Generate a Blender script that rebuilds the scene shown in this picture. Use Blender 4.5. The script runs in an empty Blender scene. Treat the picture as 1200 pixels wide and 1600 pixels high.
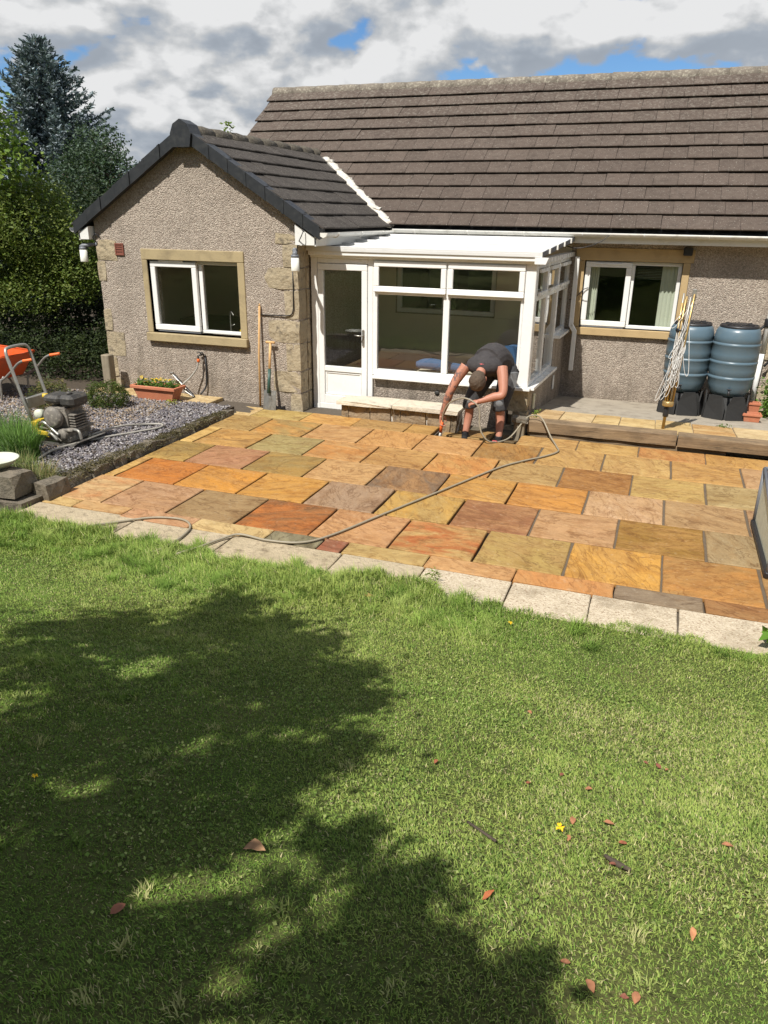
import bpy, math, random
import numpy as np
from mathutils import Vector, Matrix, Euler

scene = bpy.context.scene
COL = scene.collection
rnd = random.Random(7)
NP = np.random.default_rng(11)
rad = math.radians

# ------------------------------------------------------------------ camera
cam_d = bpy.data.cameras.new("camera")
cam = bpy.data.objects.new("camera", cam_d); COL.objects.link(cam)
PITCH, ROLL, YAW = rad(21.63), rad(0.708), rad(-19.527)
fw = Vector((math.sin(YAW)*math.cos(PITCH), math.cos(YAW)*math.cos(PITCH), -math.sin(PITCH)))
rt0 = Vector((math.cos(YAW), -math.sin(YAW), 0)); up0 = rt0.cross(fw)
rt = math.cos(ROLL)*rt0 + math.sin(ROLL)*up0; up = -math.sin(ROLL)*rt0 + math.cos(ROLL)*up0
M = Matrix((rt, up, -fw)).transposed().to_4x4(); M.translation = Vector((0, 0, 2.474))
cam.matrix_world = M
cam_d.sensor_fit = 'VERTICAL'; cam_d.sensor_height = 36.0
cam_d.lens = 36.0*1175.8/1600.0
cam_d.clip_start = 0.05; cam_d.clip_end = 3000
scene.camera = cam

# ------------------------------------------------------------------ light
SUN_EL = rad(55.0)
LH = Vector((0.25, 0.968, 0)).normalized()              # horizontal way the light travels
LDIR = Vector((LH.x*math.cos(SUN_EL), LH.y*math.cos(SUN_EL), -math.sin(SUN_EL)))
sun_d = bpy.data.lights.new("sun", 'SUN'); sun_d.energy = 5.0; sun_d.angle = rad(0.53); sun_d.color = (1.0, 0.955, 0.88)
sun = bpy.data.objects.new("sun", sun_d); COL.objects.link(sun)
sun.rotation_euler = LDIR.to_track_quat('-Z', 'Y').to_euler(); sun.location = (-3, -10, 15)

world = bpy.data.worlds.new("World"); scene.world = world; world.use_nodes = True
def build_world():
    nt = world.node_tree; N = nt.nodes; L = nt.links
    N.clear()
    out = N.new('ShaderNodeOutputWorld'); bg = N.new('ShaderNodeBackground')
    L.new(bg.outputs[0], out.inputs[0])
    sky = N.new('ShaderNodeTexSky'); sky.sky_type = 'NISHITA'; sky.sun_disc = False
    sky.sun_elevation = SUN_EL; sky.sun_rotation = math.atan2(-LH.x, -LH.y)
    sky.air_density = 1.0; sky.dust_density = 0.0; sky.ozone_density = 2.0
    tc = N.new('ShaderNodeTexCoord')
    def vmath(op, a, b=None):
        n = N.new('ShaderNodeVectorMath'); n.operation = op
        if hasattr(a, 'links'): L.new(a, n.inputs[0])
        else: n.inputs[0].default_value = a
        if b is not None:
            if hasattr(b, 'links'): L.new(b, n.inputs[1])
            else: n.inputs[1].default_value = b
        return n.outputs[0]
    def m(op, a, b=None, clamp=False):
        n = N.new('ShaderNodeMath'); n.operation = op; n.use_clamp = clamp
        for i, q in enumerate((a, b)):
            if q is None: continue
            if hasattr(q, 'links'): L.new(q, n.inputs[i])
            else: n.inputs[i].default_value = q
        return n.outputs[0]
    def noise(vec, scale, detail=9, rough=.55, dist=.0):
        n = N.new('ShaderNodeTexNoise'); n.inputs['Scale'].default_value = scale
        n.inputs['Detail'].default_value = detail; n.inputs['Roughness'].default_value = rough
        n.inputs['Distortion'].default_value = dist
        L.new(vec, n.inputs['Vector']); return n.outputs[0]
    def rng(v, a, b, c=0., d=1., smooth=True):
        n = N.new('ShaderNodeMapRange'); n.interpolation_type = 'SMOOTHSTEP' if smooth else 'LINEAR'
        L.new(v, n.inputs[0]); n.inputs[1].default_value = a; n.inputs[2].default_value = b
        n.inputs[3].default_value = c; n.inputs[4].default_value = d; return n.outputs[0]
    d = vmath('ADD', vmath('MULTIPLY', tc.outputs['Generated'], (1, 1, 1.75)), (3.17, 1.45, 7.70))
    du = vmath('ADD', d, (-.010, -.012, .055))
    def puff(vec):
        w = noise(vec, 14.0, 3, .5)
        vo = N.new('ShaderNodeTexVoronoi'); vo.feature = 'F1'; vo.inputs['Scale'].default_value = 11.
        a = N.new('ShaderNodeVectorMath'); a.operation = 'MULTIPLY_ADD'; L.new(vec, a.inputs[0]); a.inputs[1].default_value = (1, 1, 1)
        c = N.new('ShaderNodeCombineXYZ')
        for i in range(3): L.new(m('MULTIPLY', w, .14), c.inputs[i])
        L.new(c.outputs[0], a.inputs[2]); L.new(a.outputs[0], vo.inputs['Vector'])
        return m('ADD', m('MULTIPLY', noise(vec, 4.0, 8, .56, .1), .88), m('MULTIPLY', m('SUBTRACT', .62, vo.outputs['Distance']), .22))
    n1 = puff(d); n2 = puff(du)
    big = noise(d, 2.1, 4, .5)
    cov = m('ADD', n1, m('MULTIPLY', m('SUBTRACT', big, .5), .55))
    mask = rng(cov, .39, .44)
    lit = rng(m('SUBTRACT', n1, n2), -.13, .13)                  # lit tops against shaded bases
    dens = rng(m('ADD', m('MULTIPLY', big, .6), m('MULTIPLY', n1, .5)), .42, .62)
    shade = m('SUBTRACT', m('ADD', m('MULTIPLY', lit, 1.0), .36), m('MULTIPLY', dens, .24), True)
    ramp = N.new('ShaderNodeValToRGB'); L.new(shade, ramp.inputs[0])
    e = ramp.color_ramp.elements
    e[0].position = 0.0; e[0].color = (.58, .66, .78, 1)
    e[1].position = 1.0; e[1].color = (1.70, 1.71, 1.72, 1)
    k = e.new(.38); k.color = (.84, .93, 1.05, 1)
    k = e.new(.68); k.color = (1.22, 1.25, 1.28, 1)
    mulsky = N.new('ShaderNodeMix'); mulsky.data_type = 'RGBA'; mulsky.blend_type = 'MULTIPLY'
    mulsky.inputs[0].default_value = 1.0
    L.new(sky.outputs[0], mulsky.inputs[6]); mulsky.inputs[7].default_value = (.13, .18, .235, 1)
    mx = N.new('ShaderNodeMix'); mx.data_type = 'RGBA'
    L.new(mask, mx.inputs[0]); L.new(mulsky.outputs[2], mx.inputs[6]); L.new(ramp.outputs[0], mx.inputs[7])
    L.new(mx.outputs[2], bg.inputs[0]); bg.inputs[1].default_value = 0.37
build_world()
vs = scene.view_settings
vs.view_transform = 'Standard'; vs.look = 'None'; vs.exposure = 0.36; vs.gamma = 1.0; vs.use_curve_mapping = False
scene.cycles.max_bounces = 7; scene.cycles.transparent_max_bounces = 12
scene.cycles.caustics_reflective = False; scene.cycles.caustics_refractive = False

# ------------------------------------------------------------------ helpers
def srgb(r, g, b, k=1.0):
    def f(c):
        c /= 255.0
        return (c/12.92 if c <= .04045 else ((c+.055)/1.055)**2.4)*k
    return (f(r), f(g), f(b))

class NT:
    """small helper round a material's node tree"""
    def __init__(s, name):
        s.m = bpy.data.materials.new(name); s.m.use_nodes = True
        s.nt = s.m.node_tree; s.N = s.nt.nodes; s.L = s.nt.links
        s.b = s.N['Principled BSDF']; s.pos = s.N.new('ShaderNodeNewGeometry').outputs['Position']
    def put(s, sock, v):
        if hasattr(v, 'links'): s.L.new(v, sock)
        else:
            if isinstance(v, (tuple, list)) and len(v) == 3 and sock.type == 'RGBA': v = (*v, 1)
            sock.default_value = v
    def noise(s, scale, detail=4, rough=.55, vec=None, dist=0., color=False):
        n = s.N.new('ShaderNodeTexNoise'); n.inputs['Scale'].default_value = scale
        n.inputs['Detail'].default_value = detail; n.inputs['Roughness'].default_value = rough
        n.inputs['Distortion'].default_value = dist
        s.L.new(vec or s.pos, n.inputs['Vector']); return n.outputs[1 if color else 0]
    def voro(s, scale, out='Distance', vec=None, feature='F1', randomness=1.):
        n = s.N.new('ShaderNodeTexVoronoi'); n.feature = feature; n.inputs['Scale'].default_value = scale
        n.inputs['Randomness'].default_value = randomness
        s.L.new(vec or s.pos, n.inputs['Vector']); return n.outputs[out]
    def wave(s, scale, dist, detail=3, vec=None, dirn='X'):
        n = s.N.new('ShaderNodeTexWave'); n.bands_direction = dirn
        n.inputs['Scale'].default_value = scale; n.inputs['Distortion'].default_value = dist
        n.inputs['Detail'].default_value = detail; s.L.new(vec or s.pos, n.inputs['Vector']); return n.outputs[1]
    def rng(s, v, a, b, c=0., d=1.):
        n = s.N.new('ShaderNodeMapRange'); s.put(n.inputs[0], v)
        for i, q in enumerate((a, b, c, d)): n.inputs[i+1].default_value = q
        return n.outputs[0]
    def mix(s, fac, a, b, mode='MIX'):
        n = s.N.new('ShaderNodeMix'); n.data_type = 'RGBA'; n.blend_type = mode
        s.put(n.inputs[0], fac); s.put(n.inputs[6], a); s.put(n.inputs[7], b); return n.outputs[2]
    def math(s, op, a, b=0., clamp=False):
        n = s.N.new('ShaderNodeMath'); n.operation = op; n.use_clamp = clamp
        s.put(n.inputs[0], a); s.put(n.inputs[1], b); return n.outputs[0]
    def attr(s, name, typ='GEOMETRY'):
        n = s.N.new('ShaderNodeAttribute'); n.attribute_name = name; n.attribute_type = typ; return n
    def rand(s):
        return s.N.new('ShaderNodeObjectInfo').outputs['Random']
    def vscale(s, v3, vec=None, off=None):
        n = s.N.new('ShaderNodeVectorMath'); n.operation = 'MULTIPLY'
        s.L.new(vec or s.pos, n.inputs[0]); n.inputs[1].default_value = v3; o = n.outputs[0]
        if off is not None:
            a = s.N.new('ShaderNodeVectorMath'); a.operation = 'ADD'; s.L.new(o, a.inputs[0])
            c = s.N.new('ShaderNodeCombineXYZ'); f = s.math('MULTIPLY', off, 37.0)
            for i in range(3): s.L.new(f, c.inputs[i])
            s.L.new(c.outputs[0], a.inputs[1]); o = a.outputs[0]
        return o
    def bump(s, h, strength=.4, dist=.01, chain=None):
        n = s.N.new('ShaderNodeBump'); n.inputs['Strength'].default_value = strength
        n.inputs['Distance'].default_value = dist; s.L.new(h, n.inputs['Height'])
        if chain is not None: s.L.new(chain, n.inputs['Normal'])
        return n.outputs[0]
    def fin(s, col=None, rough=None, normal=None, metal=None, spec=None, sheen=None):
        if col is not None: s.put(s.b.inputs['Base Color'], col)
        if rough is not None: s.put(s.b.inputs['Roughness'], rough)
        if normal is not None: s.L.new(normal, s.b.inputs['Normal'])
        if metal is not None: s.put(s.b.inputs['Metallic'], metal)
        if spec is not None: s.put(s.b.inputs['Specular IOR Level'], spec)
        return s.m

def simple(name, col, rough=.6, var=.12, scale=6., bump=0., bscale=60., metal=0., spec=.5, dirt=None, dirt_amt=.3):
    t = NT(name)
    a = tuple(c*(1-var) for c in col); b = tuple(min(1, c*(1+var)) for c in col)
    c = t.mix(t.noise(scale, 5), a, b)
    if dirt is not None:
        c = t.mix(t.math('MULTIPLY', t.rng(t.noise(scale*1.7, 6, .65), .5, .72), dirt_amt), c, dirt)
    nrm = t.bump(t.noise(bscale, 4), bump, .01) if bump else None
    r = t.rng(t.noise(scale*3, 3), .3, .7, max(.03, rough-.08), min(1, rough+.08))
    return t.fin(c, r, nrm, metal, spec)

MAT = {}
# --- pebbledash render
def m_pebble(name, base, light, dark, pink):
    t = NT(name)
    cell = t.voro(80, 'Color'); sep = t.N.new('ShaderNodeSeparateColor'); t.L.new(cell, sep.inputs[0])
    c = t.mix(t.rng(sep.outputs[0], .15, .95), dark, light)
    c = t.mix(t.rng(sep.outputs[1], .55, 1.0, 0, .7), c, pink)
    c = t.mix(.38, c, base)
    grime = t.rng(t.noise(1.6, 6, .6), .48, .72, 0, .45)
    c = t.mix(grime, c, tuple(q*.55 for q in base))
    z = t.N.new('ShaderNodeSeparateXYZ'); t.L.new(t.pos, z.inputs[0])
    low = t.math('MULTIPLY', t.rng(z.outputs[2], .40, .0, 0, 1), t.rng(t.noise(5, 5), .35, .65))
    c = t.mix(t.math('MULTIPLY', low, .45), c, (.10, .08, .06))     # splash dirt along the foot of the wall
    run = t.math('MULTIPLY', t.rng(t.noise(1.5, 6, .65, t.vscale((5, 5, .7))), .50, .70), t.rng(z.outputs[2], 1.25, .25, .12, .60))
    c = t.mix(run, c, (.13, .11, .085))                              # damp runs below sills and the tap
    d = t.voro(80, 'Distance')
    n = t.bump(t.math('SUBTRACT', 1., d), .9, .012)
    n = t.bump(t.noise(14, 3), .3, .02, n)
    return t.fin(c, .9, n, spec=.25)
MAT['pebble'] = m_pebble('pebbledash', (.385, .325, .265), (.62, .545, .455), (.18, .15, .125), (.42, .325, .27))
# --- quoin and rubble sandstone
def m_stone(name, cols, sc=3.0):
    t = NT(name); r = t.rand()
    v = t.vscale((1, 1, 1), off=r)
    c = t.mix(t.rng(t.noise(sc, 5, .6, v), .35, .65), cols[0], cols[1])
    c = t.mix(t.rng(t.noise(sc*4.2, 7, .65, v), .52, .68), c, cols[2])
    c = t.mix(t.rng(r, 0, 1, 0, .35), c, cols[3])
    n = t.bump(t.noise(sc*5, 9, .65, v), .8, .035)
    n = t.bump(t.noise(sc*40, 4, .6, v), .35, .006, n)
    return t.fin(c, .92, n, spec=.2)
MAT['quoin'] = m_stone('quoin_sandstone', [(.44, .365, .245), (.35, .29, .19), (.15, .125, .09), (.42, .36, .27)])
MAT['rubble'] = m_stone('rubble_stone', [(.33, .25, .15), (.22, .175, .12), (.09, .08, .065), (.36, .26, .18)])
MAT['greystone'] = m_stone('grey_walling_stone', [(.20, .17, .13), (.13, .115, .09), (.05, .05, .04), (.24, .20, .15)])
MAT['coping'] = m_stone('pale_coping_stone', [(.62, .55, .42), (.56, .50, .40), (.30, .27, .22), (.66, .60, .50)], 2.0)
MAT['edge'] = m_stone('pale_edging_stone', [(.47, .385, .26), (.38, .31, .20), (.22, .17, .11), (.50, .42, .30)], 3.2)
MAT['surround'] = simple('dressed_stone_surround', (.37, .295, .165), .85, .2, 3.5, .3, 90, dirt=(.17, .13, .08), dirt_amt=.55)
MAT['surround2'] = simple('painted_stone_surround', (.45, .325, .165), .8, .12, 3.0, .25, 90, dirt=(.26, .18, .09), dirt_amt=.4)
MAT['cream'] = simple('cream_emulsion', (.72, .64, .50), .8, .06)
MAT['white'] = simple('white_upvc', (.80, .80, .78), .28, .035, 2.5, dirt=(.55, .54, .48), dirt_amt=.16)
MAT['whiteroof'] = simple('white_roof_plank', (.66, .66, .65), .4, .05, 2.0, dirt=(.42, .42, .38), dirt_amt=.35)
MAT['gutter'] = simple('weathered_white_gutter', (.72, .71, .66), .45, .08, 5, dirt=(.36, .34, .28), dirt_amt=.55)
MAT['fascia'] = simple('white_fascia', (.74, .74, .71), .4, .05, 4, dirt=(.45, .43, .36), dirt_amt=.3)
MAT['verge'] = simple('grey_verge_plastic', (.024, .026, .029), .45, .18, 7, dirt=(.075, .075, .07), dirt_amt=.35)
MAT['lead'] = simple('dark_lead', (.045, .048, .052), .6, .2, 8)
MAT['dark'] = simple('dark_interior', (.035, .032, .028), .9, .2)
MAT['black'] = simple('black_plastic', (.018, .018, .02), .45, .2, 9)
MAT['rubber'] = simple('black_rubber', (.02, .02, .02), .8, .2, 12)
# --- roof tile
def m_tile(name, base, moss):
    t = NT(name); r = t.rand()
    v = t.vscale((1, 1, 1), off=r)
    k = t.rng(r, 0, 1, .90, 1.10)
    c = t.mix(t.noise(3.0, 4, .6), tuple(q*.85 for q in base), tuple(q*1.15 for q in base))
    cc = t.N.new('ShaderNodeVectorMath'); cc.operation = 'SCALE'; t.L.new(c, cc.inputs[0]); t.L.new(k, cc.inputs[3]); c = cc.outputs[0]
    c = t.mix(t.rng(t.noise(9, 7, .75), .50, .68, 0, .7), c, tuple(q*.55 for q in base))
    c = t.mix(t.rng(t.noise(60, 3, .6), .64, .68, 0, .8), c, (.33, .31, .27))                    # lichen dots
    z = t.N.new('ShaderNodeSeparateXYZ'); t.L.new(t.pos, z.inputs[0])
    high = t.rng(z.outputs[2], 3.3, 4.5, 0., 1.)
    c = t.mix(t.math('MULTIPLY', t.math('ADD', t.math('MULTIPLY', high, .55), moss), t.rng(t.noise(19, 6, .7), .52, .64)), c, (.23, .21, .175))
    n = t.bump(t.noise(120, 4, .7), .5, .006)
    return t.fin(c, .92, n, spec=.2)
MAT['tile'] = m_tile('brown_concrete_tile', (.092, .071, .058), .10)
MAT['tile2'] = m_tile('dark_concrete_tile', (.062, .054, .048), .22)
MAT['ridge'] = simple('lichened_ridge', (.17, .145, .115), .95, .35, 14, .9, 45, dirt=(.42, .39, .31), dirt_amt=.9)
MAT['ridge2'] = simple('mossy_ridge', (.085, .072, .055), .95, .4, 16, 1., 40, dirt=(.20, .18, .13), dirt_amt=.9)
MAT['mortar'] = simple('pale_mortar_fillet', (.58, .55, .49), .9, .2, 12, .9, 40, dirt=(.24, .22, .18), dirt_amt=.6)
# --- glass: real pane, mirror share from the angle
def m_glass(name, refl=1.6, tint=(.93, .95, .94)):
    m = bpy.data.materials.new(name); m.use_nodes = True; nt = m.node_tree; N = nt.nodes; L = nt.links
    for n in list(N):
        if n.type != 'OUTPUT_MATERIAL': N.remove(n)
    out = [n for n in N if n.type == 'OUTPUT_MATERIAL'][0]
    tr = N.new('ShaderNodeBsdfTransparent'); tr.inputs[0].default_value = (*tint, 1)
    gl = N.new('ShaderNodeBsdfGlossy'); gl.inputs['Roughness'].default_value = .004
    fr = N.new('ShaderNodeFresnel'); fr.inputs['IOR'].default_value = 1.5
    ge = N.new('ShaderNodeNewGeometry'); io = N.new('ShaderNodeMapRange'); io.inputs[3].default_value = 1.5; io.inputs[4].default_value = 1/1.5
    L.new(ge.outputs['Backfacing'], io.inputs[0]); L.new(io.outputs[0], fr.inputs['IOR'])     # a thin pane looks the same from both sides
    mu = N.new('ShaderNodeMath'); mu.operation = 'MULTIPLY'; mu.use_clamp = True; mu.inputs[1].default_value = refl
    L.new(fr.outputs[0], mu.inputs[0])
    no = N.new('ShaderNodeTexNoise'); no.inputs['Scale'].default_value = 1.1; no.inputs['Detail'].default_value = 1
    bp = N.new('ShaderNodeBump'); bp.inputs['Strength'].default_value = .015; bp.inputs['Distance'].default_value = .05
    L.new(no.outputs[0], bp.inputs['Height']); L.new(bp.outputs[0], gl.inputs['Normal'])
    mx = N.new('ShaderNodeMixShader'); L.new(mu.outputs[0], mx.inputs[0]); L.new(tr.outputs[0], mx.inputs[1]); L.new(gl.outputs[0], mx.inputs[2])
    L.new(mx.outputs[0], out.inputs[0]); return m
MAT['glass'] = m_glass('window_glass', 1.9, (.90, .92, .91)); MAT['glass2'] = m_glass('coated_glass', 3.3, (.92, .94, .93))
# --- sandstone paving: two mesh colours, streaked and stained
def m_slab():
    t = NT('riven_sandstone'); a = t.attr('ca').outputs['Color']; b = t.attr('cb').outputs['Color']
    uv = t.attr('sc').outputs['Vector']                                                   # each slab cut from another block
    w = t.noise(1.3, 3, .5, uv, 0)
    st = t.N.new('ShaderNodeVectorMath'); st.operation = 'MULTIPLY'; t.L.new(uv, st.inputs[0]); st.inputs[1].default_value = (.85, 2.0, 1)
    ly = t.noise(2.4, 6, .55, st.outputs[0], 1.1)
    c = t.mix(t.rng(ly, .38, .62), a, b)
    c = t.mix(t.rng(t.noise(9, 7, .65, st.outputs[0], .6), .50, .72, 0, .5), c, t.mix(1., a, (.56, .46, .36), 'MULTIPLY'))
    c = t.mix(t.rng(t.noise(26, 5, .6, uv), .58, .78, 0, .45), c, t.mix(.5, b, (.62, .55, .42)))
    c = t.mix(t.rng(w, .25, .65, 0, .45), c, t.mix(1., c, (.72, .66, .58), 'MULTIPLY'))
    c = t.mix(t.rng(t.noise(7.5, 9, .72, st.outputs[0], .5), .42, .66, 0, .55), c, t.mix(1., c, (1.26, 1.24, 1.20), 'MULTIPLY'))
    c = t.mix(t.rng(t.noise(30, 6, .75, st.outputs[0], .3), .54, .70, 0, .6), c, t.mix(1., c, (.55, .50, .45), 'MULTIPLY'))
    vein = t.math('ABSOLUTE', t.math('SUBTRACT', t.noise(1.6, 6, .6, st.outputs[0], 1.6), .5))
    c = t.mix(t.rng(vein, .0, .022, .65, 0.), c, t.mix(1., b, (.45, .36, .28), 'MULTIPLY'))
    c = t.mix(t.rng(t.noise(4.2, 6, .65, uv, 1.0), .50, .66, 0, .6), c, t.mix(1., c, (.66, .54, .42), 'MULTIPLY'))
    h = t.math('ADD', t.math('MULTIPLY', ly, 1.), t.math('MULTIPLY', t.noise(14, 6, .6, st.outputs[0], .5), .45))
    n = t.bump(h, .42, .022); n = t.bump(t.noise(140, 3, .6), .25, .004, n)
    return t.fin(c, t.rng(t.noise(7, 4, .5, uv), .3, .7, .62, .85), n, spec=.35)
MAT['slab'] = m_slab()
def m_aggregate():
    t = NT('exposed_aggregate'); sep = t.N.new('ShaderNodeSeparateColor'); t.L.new(t.voro(95, 'Color'), sep.inputs[0])
    c = t.mix(sep.outputs[0], (.40, .33, .23), (.56, .48, .36))
    c = t.mix(t.rng(sep.outputs[1], .8, 1.), c, (.30, .22, .15))
    c = t.mix(t.rng(t.noise(3.2, 7, .65), .50, .68, 0, .7), c, (.22, .17, .11))
    return t.fin(c, .9, t.bump(t.voro(95), .7, .006), spec=.25)
MAT['aggregate'] = m_aggregate()
MAT['bed'] = simple('sandy_jointing', (.085, .068, .05), .95, .35, 20, .6, 90)
MAT['wetbed'] = simple('damp_mortar_bed', (.10, .085, .06), .85, .45, 6, .9, 30, dirt=(.20, .17, .12), dirt_amt=.6)
MAT['concrete'] = simple('grey_concrete', (.33, .29, .23), .9, .25, 3.5, .5, 60, dirt=(.12, .10, .075), dirt_amt=.6)
MAT['pointing'] = simple('sandy_pointing', (.115, .085, .055), .95, .3, 12, .6, 90, dirt=(.09, .07, .05), dirt_amt=.6)
MAT['timber'] = None
def m_timber(name, a, b, dark, along='X', sc=1.):
    t = NT(name); s = {'X': (1.2, 14, 14), 'Y': (14, 1.2, 14), 'Z': (14, 14, 1.2)}[along]
    v = t.vscale(tuple(q*sc for q in s))
    g = t.noise(1.6, 7, .6, v, .8)
    c = t.mix(t.rng(g, .3, .7), a, b); c = t.mix(t.rng(t.noise(2.2, 5, .7, v), .56, .72), c, dark)
    c = t.mix(t.rng(t.noise(3, 4), .5, .72, 0, .5), c, dark)
    return t.fin(c, .88, t.bump(g, .7, .012), spec=.25)
MAT['timber'] = m_timber('weathered_sleeper', (.27, .19, .11), (.17, .12, .075), (.04, .032, .024))
MAT['post'] = m_timber('weathered_post', (.29, .25, .18), (.20, .17, .125), (.09, .075, .055), 'Z')
MAT['ash'] = m_timber('ash_handle', (.62, .40, .19), (.52, .31, .13), (.34, .19, .09), 'Z')
MAT['steel'] = simple('worn_steel', (.42, .41, .38), .38, .25, 14, metal=.85, dirt=(.20, .14, .09), dirt_amt=.5)
MAT['galv'] = simple('galvanised_tube', (.34, .33, .30), .45, .2, 12, metal=.55, dirt=(.20, .16, .11), dirt_amt=.4)
MAT['brass'] = simple('brass', (.45, .32, .12), .4, .2, 12, metal=.8)
MAT['terracotta'] = simple('terracotta', (.47, .165, .085), .75, .14, 6, .15, 120, dirt=(.50, .30, .2), dirt_amt=.3)
MAT['orange'] = simple('orange_tray', (.66, .10, .022), .38, .12, 5, dirt=(.34, .10, .04), dirt_amt=.5)
MAT['orangegrip'] = simple('orange_rubber', (.75, .15, .03), .6, .08)
MAT['yellow'] = simple('yellow_paint', (.62, .43, .03), .5, .2, 14, dirt=(.22, .16, .05), dirt_amt=.6)
MAT['engine'] = simple('dusty_engine', (.16, .145, .125), .75, .5, 16, .4, 40, dirt=(.42, .38, .31), dirt_amt=.8)
MAT['engineblk'] = simple('dusty_black_casing', (.04, .038, .036), .6, .4, 12, dirt=(.17, .15, .12), dirt_amt=.7)
MAT['butt'] = simple('blue_grey_polyethylene', (.088, .14, .18), .36, .10, 3.0, dirt=(.13, .155, .16), dirt_amt=.35)
MAT['hose'] = simple('beige_hose', (.27, .235, .17), .5, .12, 9, dirt=(.2, .17, .12), dirt_amt=.4)
MAT['greyhose'] = simple('grey_hose', (.33, .31, .27), .5, .12, 9)
MAT['line'] = simple('pale_washing_line', (.68, .68, .66), .6, .1)
MAT['gold'] = simple('anodised_rod', (.46, .32, .13), .35, .15, 10, metal=.6)
MAT['opal'] = simple('opal_lamp_glass', (.78, .78, .72), .3, .05)
MAT['lampgrey'] = simple('grey_lamp_metal', (.15, .16, .18), .45, .15)
MAT['vent'] = simple('red_clay_vent', (.20, .065, .042), .85, .2)
MAT['bowl'] = simple('pale_glazed_bowl', (.56, .58, .47), .5, .1, 6, dirt=(.3, .32, .22), dirt_amt=.4)
MAT['greensteel'] = simple('green_sleeve', (.03, .075, .06), .45, .2)
MAT['blue'] = simple('blue_denim', (.05, .12, .25), .9, .3, 9, .5, 60)
MAT['curtain'] = simple('pale_curtain', (.52, .55, .44), .9, .08, 5)
MAT['paleblue'] = simple('pale_blue_bucket', (.42, .60, .66), .45, .2, 14, dirt=(.7, .72, .7), dirt_amt=.7)
MAT['floor'] = simple('conservatory_floor', (.16, .13, .10), .4, .2, 4)
MAT['soil'] = simple('soil', (.06, .045, .03), .95, .4, 20, .8, 60)
# --- foliage, colour carried leaf by leaf
def m_leaf(name, rough=.5, trans=.25, spec=.4):
    t = NT(name); c = t.attr('col').outputs['Color']
    t.fin(c, rough, spec=spec)
    tl = t.N.new('ShaderNodeBsdfTranslucent'); t.L.new(t.mix(1., c, (1.25, 1.35, .7), 'MULTIPLY'), tl.inputs[0])
    mx = t.N.new('ShaderNodeMixShader'); mx.inputs[0].default_value = trans
    out = [n for n in t.N if n.type == 'OUTPUT_MATERIAL'][0]
    t.L.new(t.b.outputs[0], mx.inputs[1]); t.L.new(tl.outputs[0], mx.inputs[2]); t.L.new(mx.outputs[0], out.inputs[0])
    return t.m
MAT['leaf'] = m_leaf('leaf', .6, .28, .25); MAT['needle'] = m_leaf('needle', .6, .08, .3); MAT['blade'] = m_leaf('grass_blade', .6, .25, .2)
def soft_normals(m, f=.65):
    """blades are rolled and ribbed, not flat ribbons: lean their shading normal upwards"""
    nt = m.node_tree; N = nt.nodes; g = N.new('ShaderNodeNewGeometry'); mx = N.new('ShaderNodeMix'); mx.data_type = 'VECTOR'; mx.inputs[0].default_value = f
    mx.inputs[5].default_value = (0, 0, 1); nt.links.new(g.outputs['Normal'], mx.inputs[4]); n = N.new('ShaderNodeVectorMath'); n.operation = 'NORMALIZE'; nt.links.new(mx.outputs[1], n.inputs[0])
    nt.links.new(n.outputs[0], N['Principled BSDF'].inputs['Normal'])
soft_normals(MAT['blade'], .5)
MAT['chip'] = None
def m_vcol(name, rough=.8, bump=0.):
    t = NT(name); c = t.attr('col').outputs['Color']
    return t.fin(t.mix(t.noise(60, 3), c, t.mix(1., c, (.75, .75, .75), 'MULTIPLY')), rough, t.bump(t.noise(80, 4), bump, .004) if bump else None, spec=.35)
MAT['chip'] = m_vcol('slate_chip', .65, .4); MAT['petal'] = m_vcol('petal', .7); MAT['dryleaf'] = m_vcol('dry_leaf', .8, .3)
MAT['bark'] = m_timber('bark', (.13, .10, .075), (.08, .062, .045), (.035, .028, .022), 'Z')
def m_lawn():
    t = NT('lawn_soil')
    c = t.mix(t.rng(t.noise(2.0, 6, .6), .35, .65), (.085, .115, .03), (.125, .125, .045))
    c = t.mix(t.rng(t.noise(38, 5, .65), .48, .66), c, (.055, .06, .02))
    return t.fin(c, .95, t.bump(t.noise(70, 5, .7), .8, .02), spec=.15)
MAT['lawn'] = m_lawn()
MAT['terrain'] = simple('rough_grass', (.05, .075, .025), .95, .3, 2., .5, 20)

# --- objects
ORG = {}
def set_props(o, label=None, cat=None, group=None, kind=None):
    if label: o['label'] = label
    if cat: o['category'] = cat
    if group: o['group'] = group
    if kind: o['kind'] = kind
def place(o, origin, parent):
    origin = Vector(origin); ORG[o.name] = origin
    if parent is not None:
        o.parent = parent; o.location = origin - ORG[parent.name]
    else: o.location = origin
    COL.objects.link(o)
def thing(name, loc, label, cat, group=None):
    o = bpy.data.objects.new(name, None); o.empty_display_size = .1
    place(o, loc, None); set_props(o, label, cat, group); return o
def newmesh(name, verts, faces, mat, smooth=False):
    me = bpy.data.meshes.new(name); me.from_pydata([tuple(v) for v in verts], [], faces)
    me.materials.append(MAT[mat] if isinstance(mat, str) else mat)
    if smooth: me.polygons.foreach_set('use_smooth', [True]*len(me.polygons))
    me.update(); return me

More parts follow.
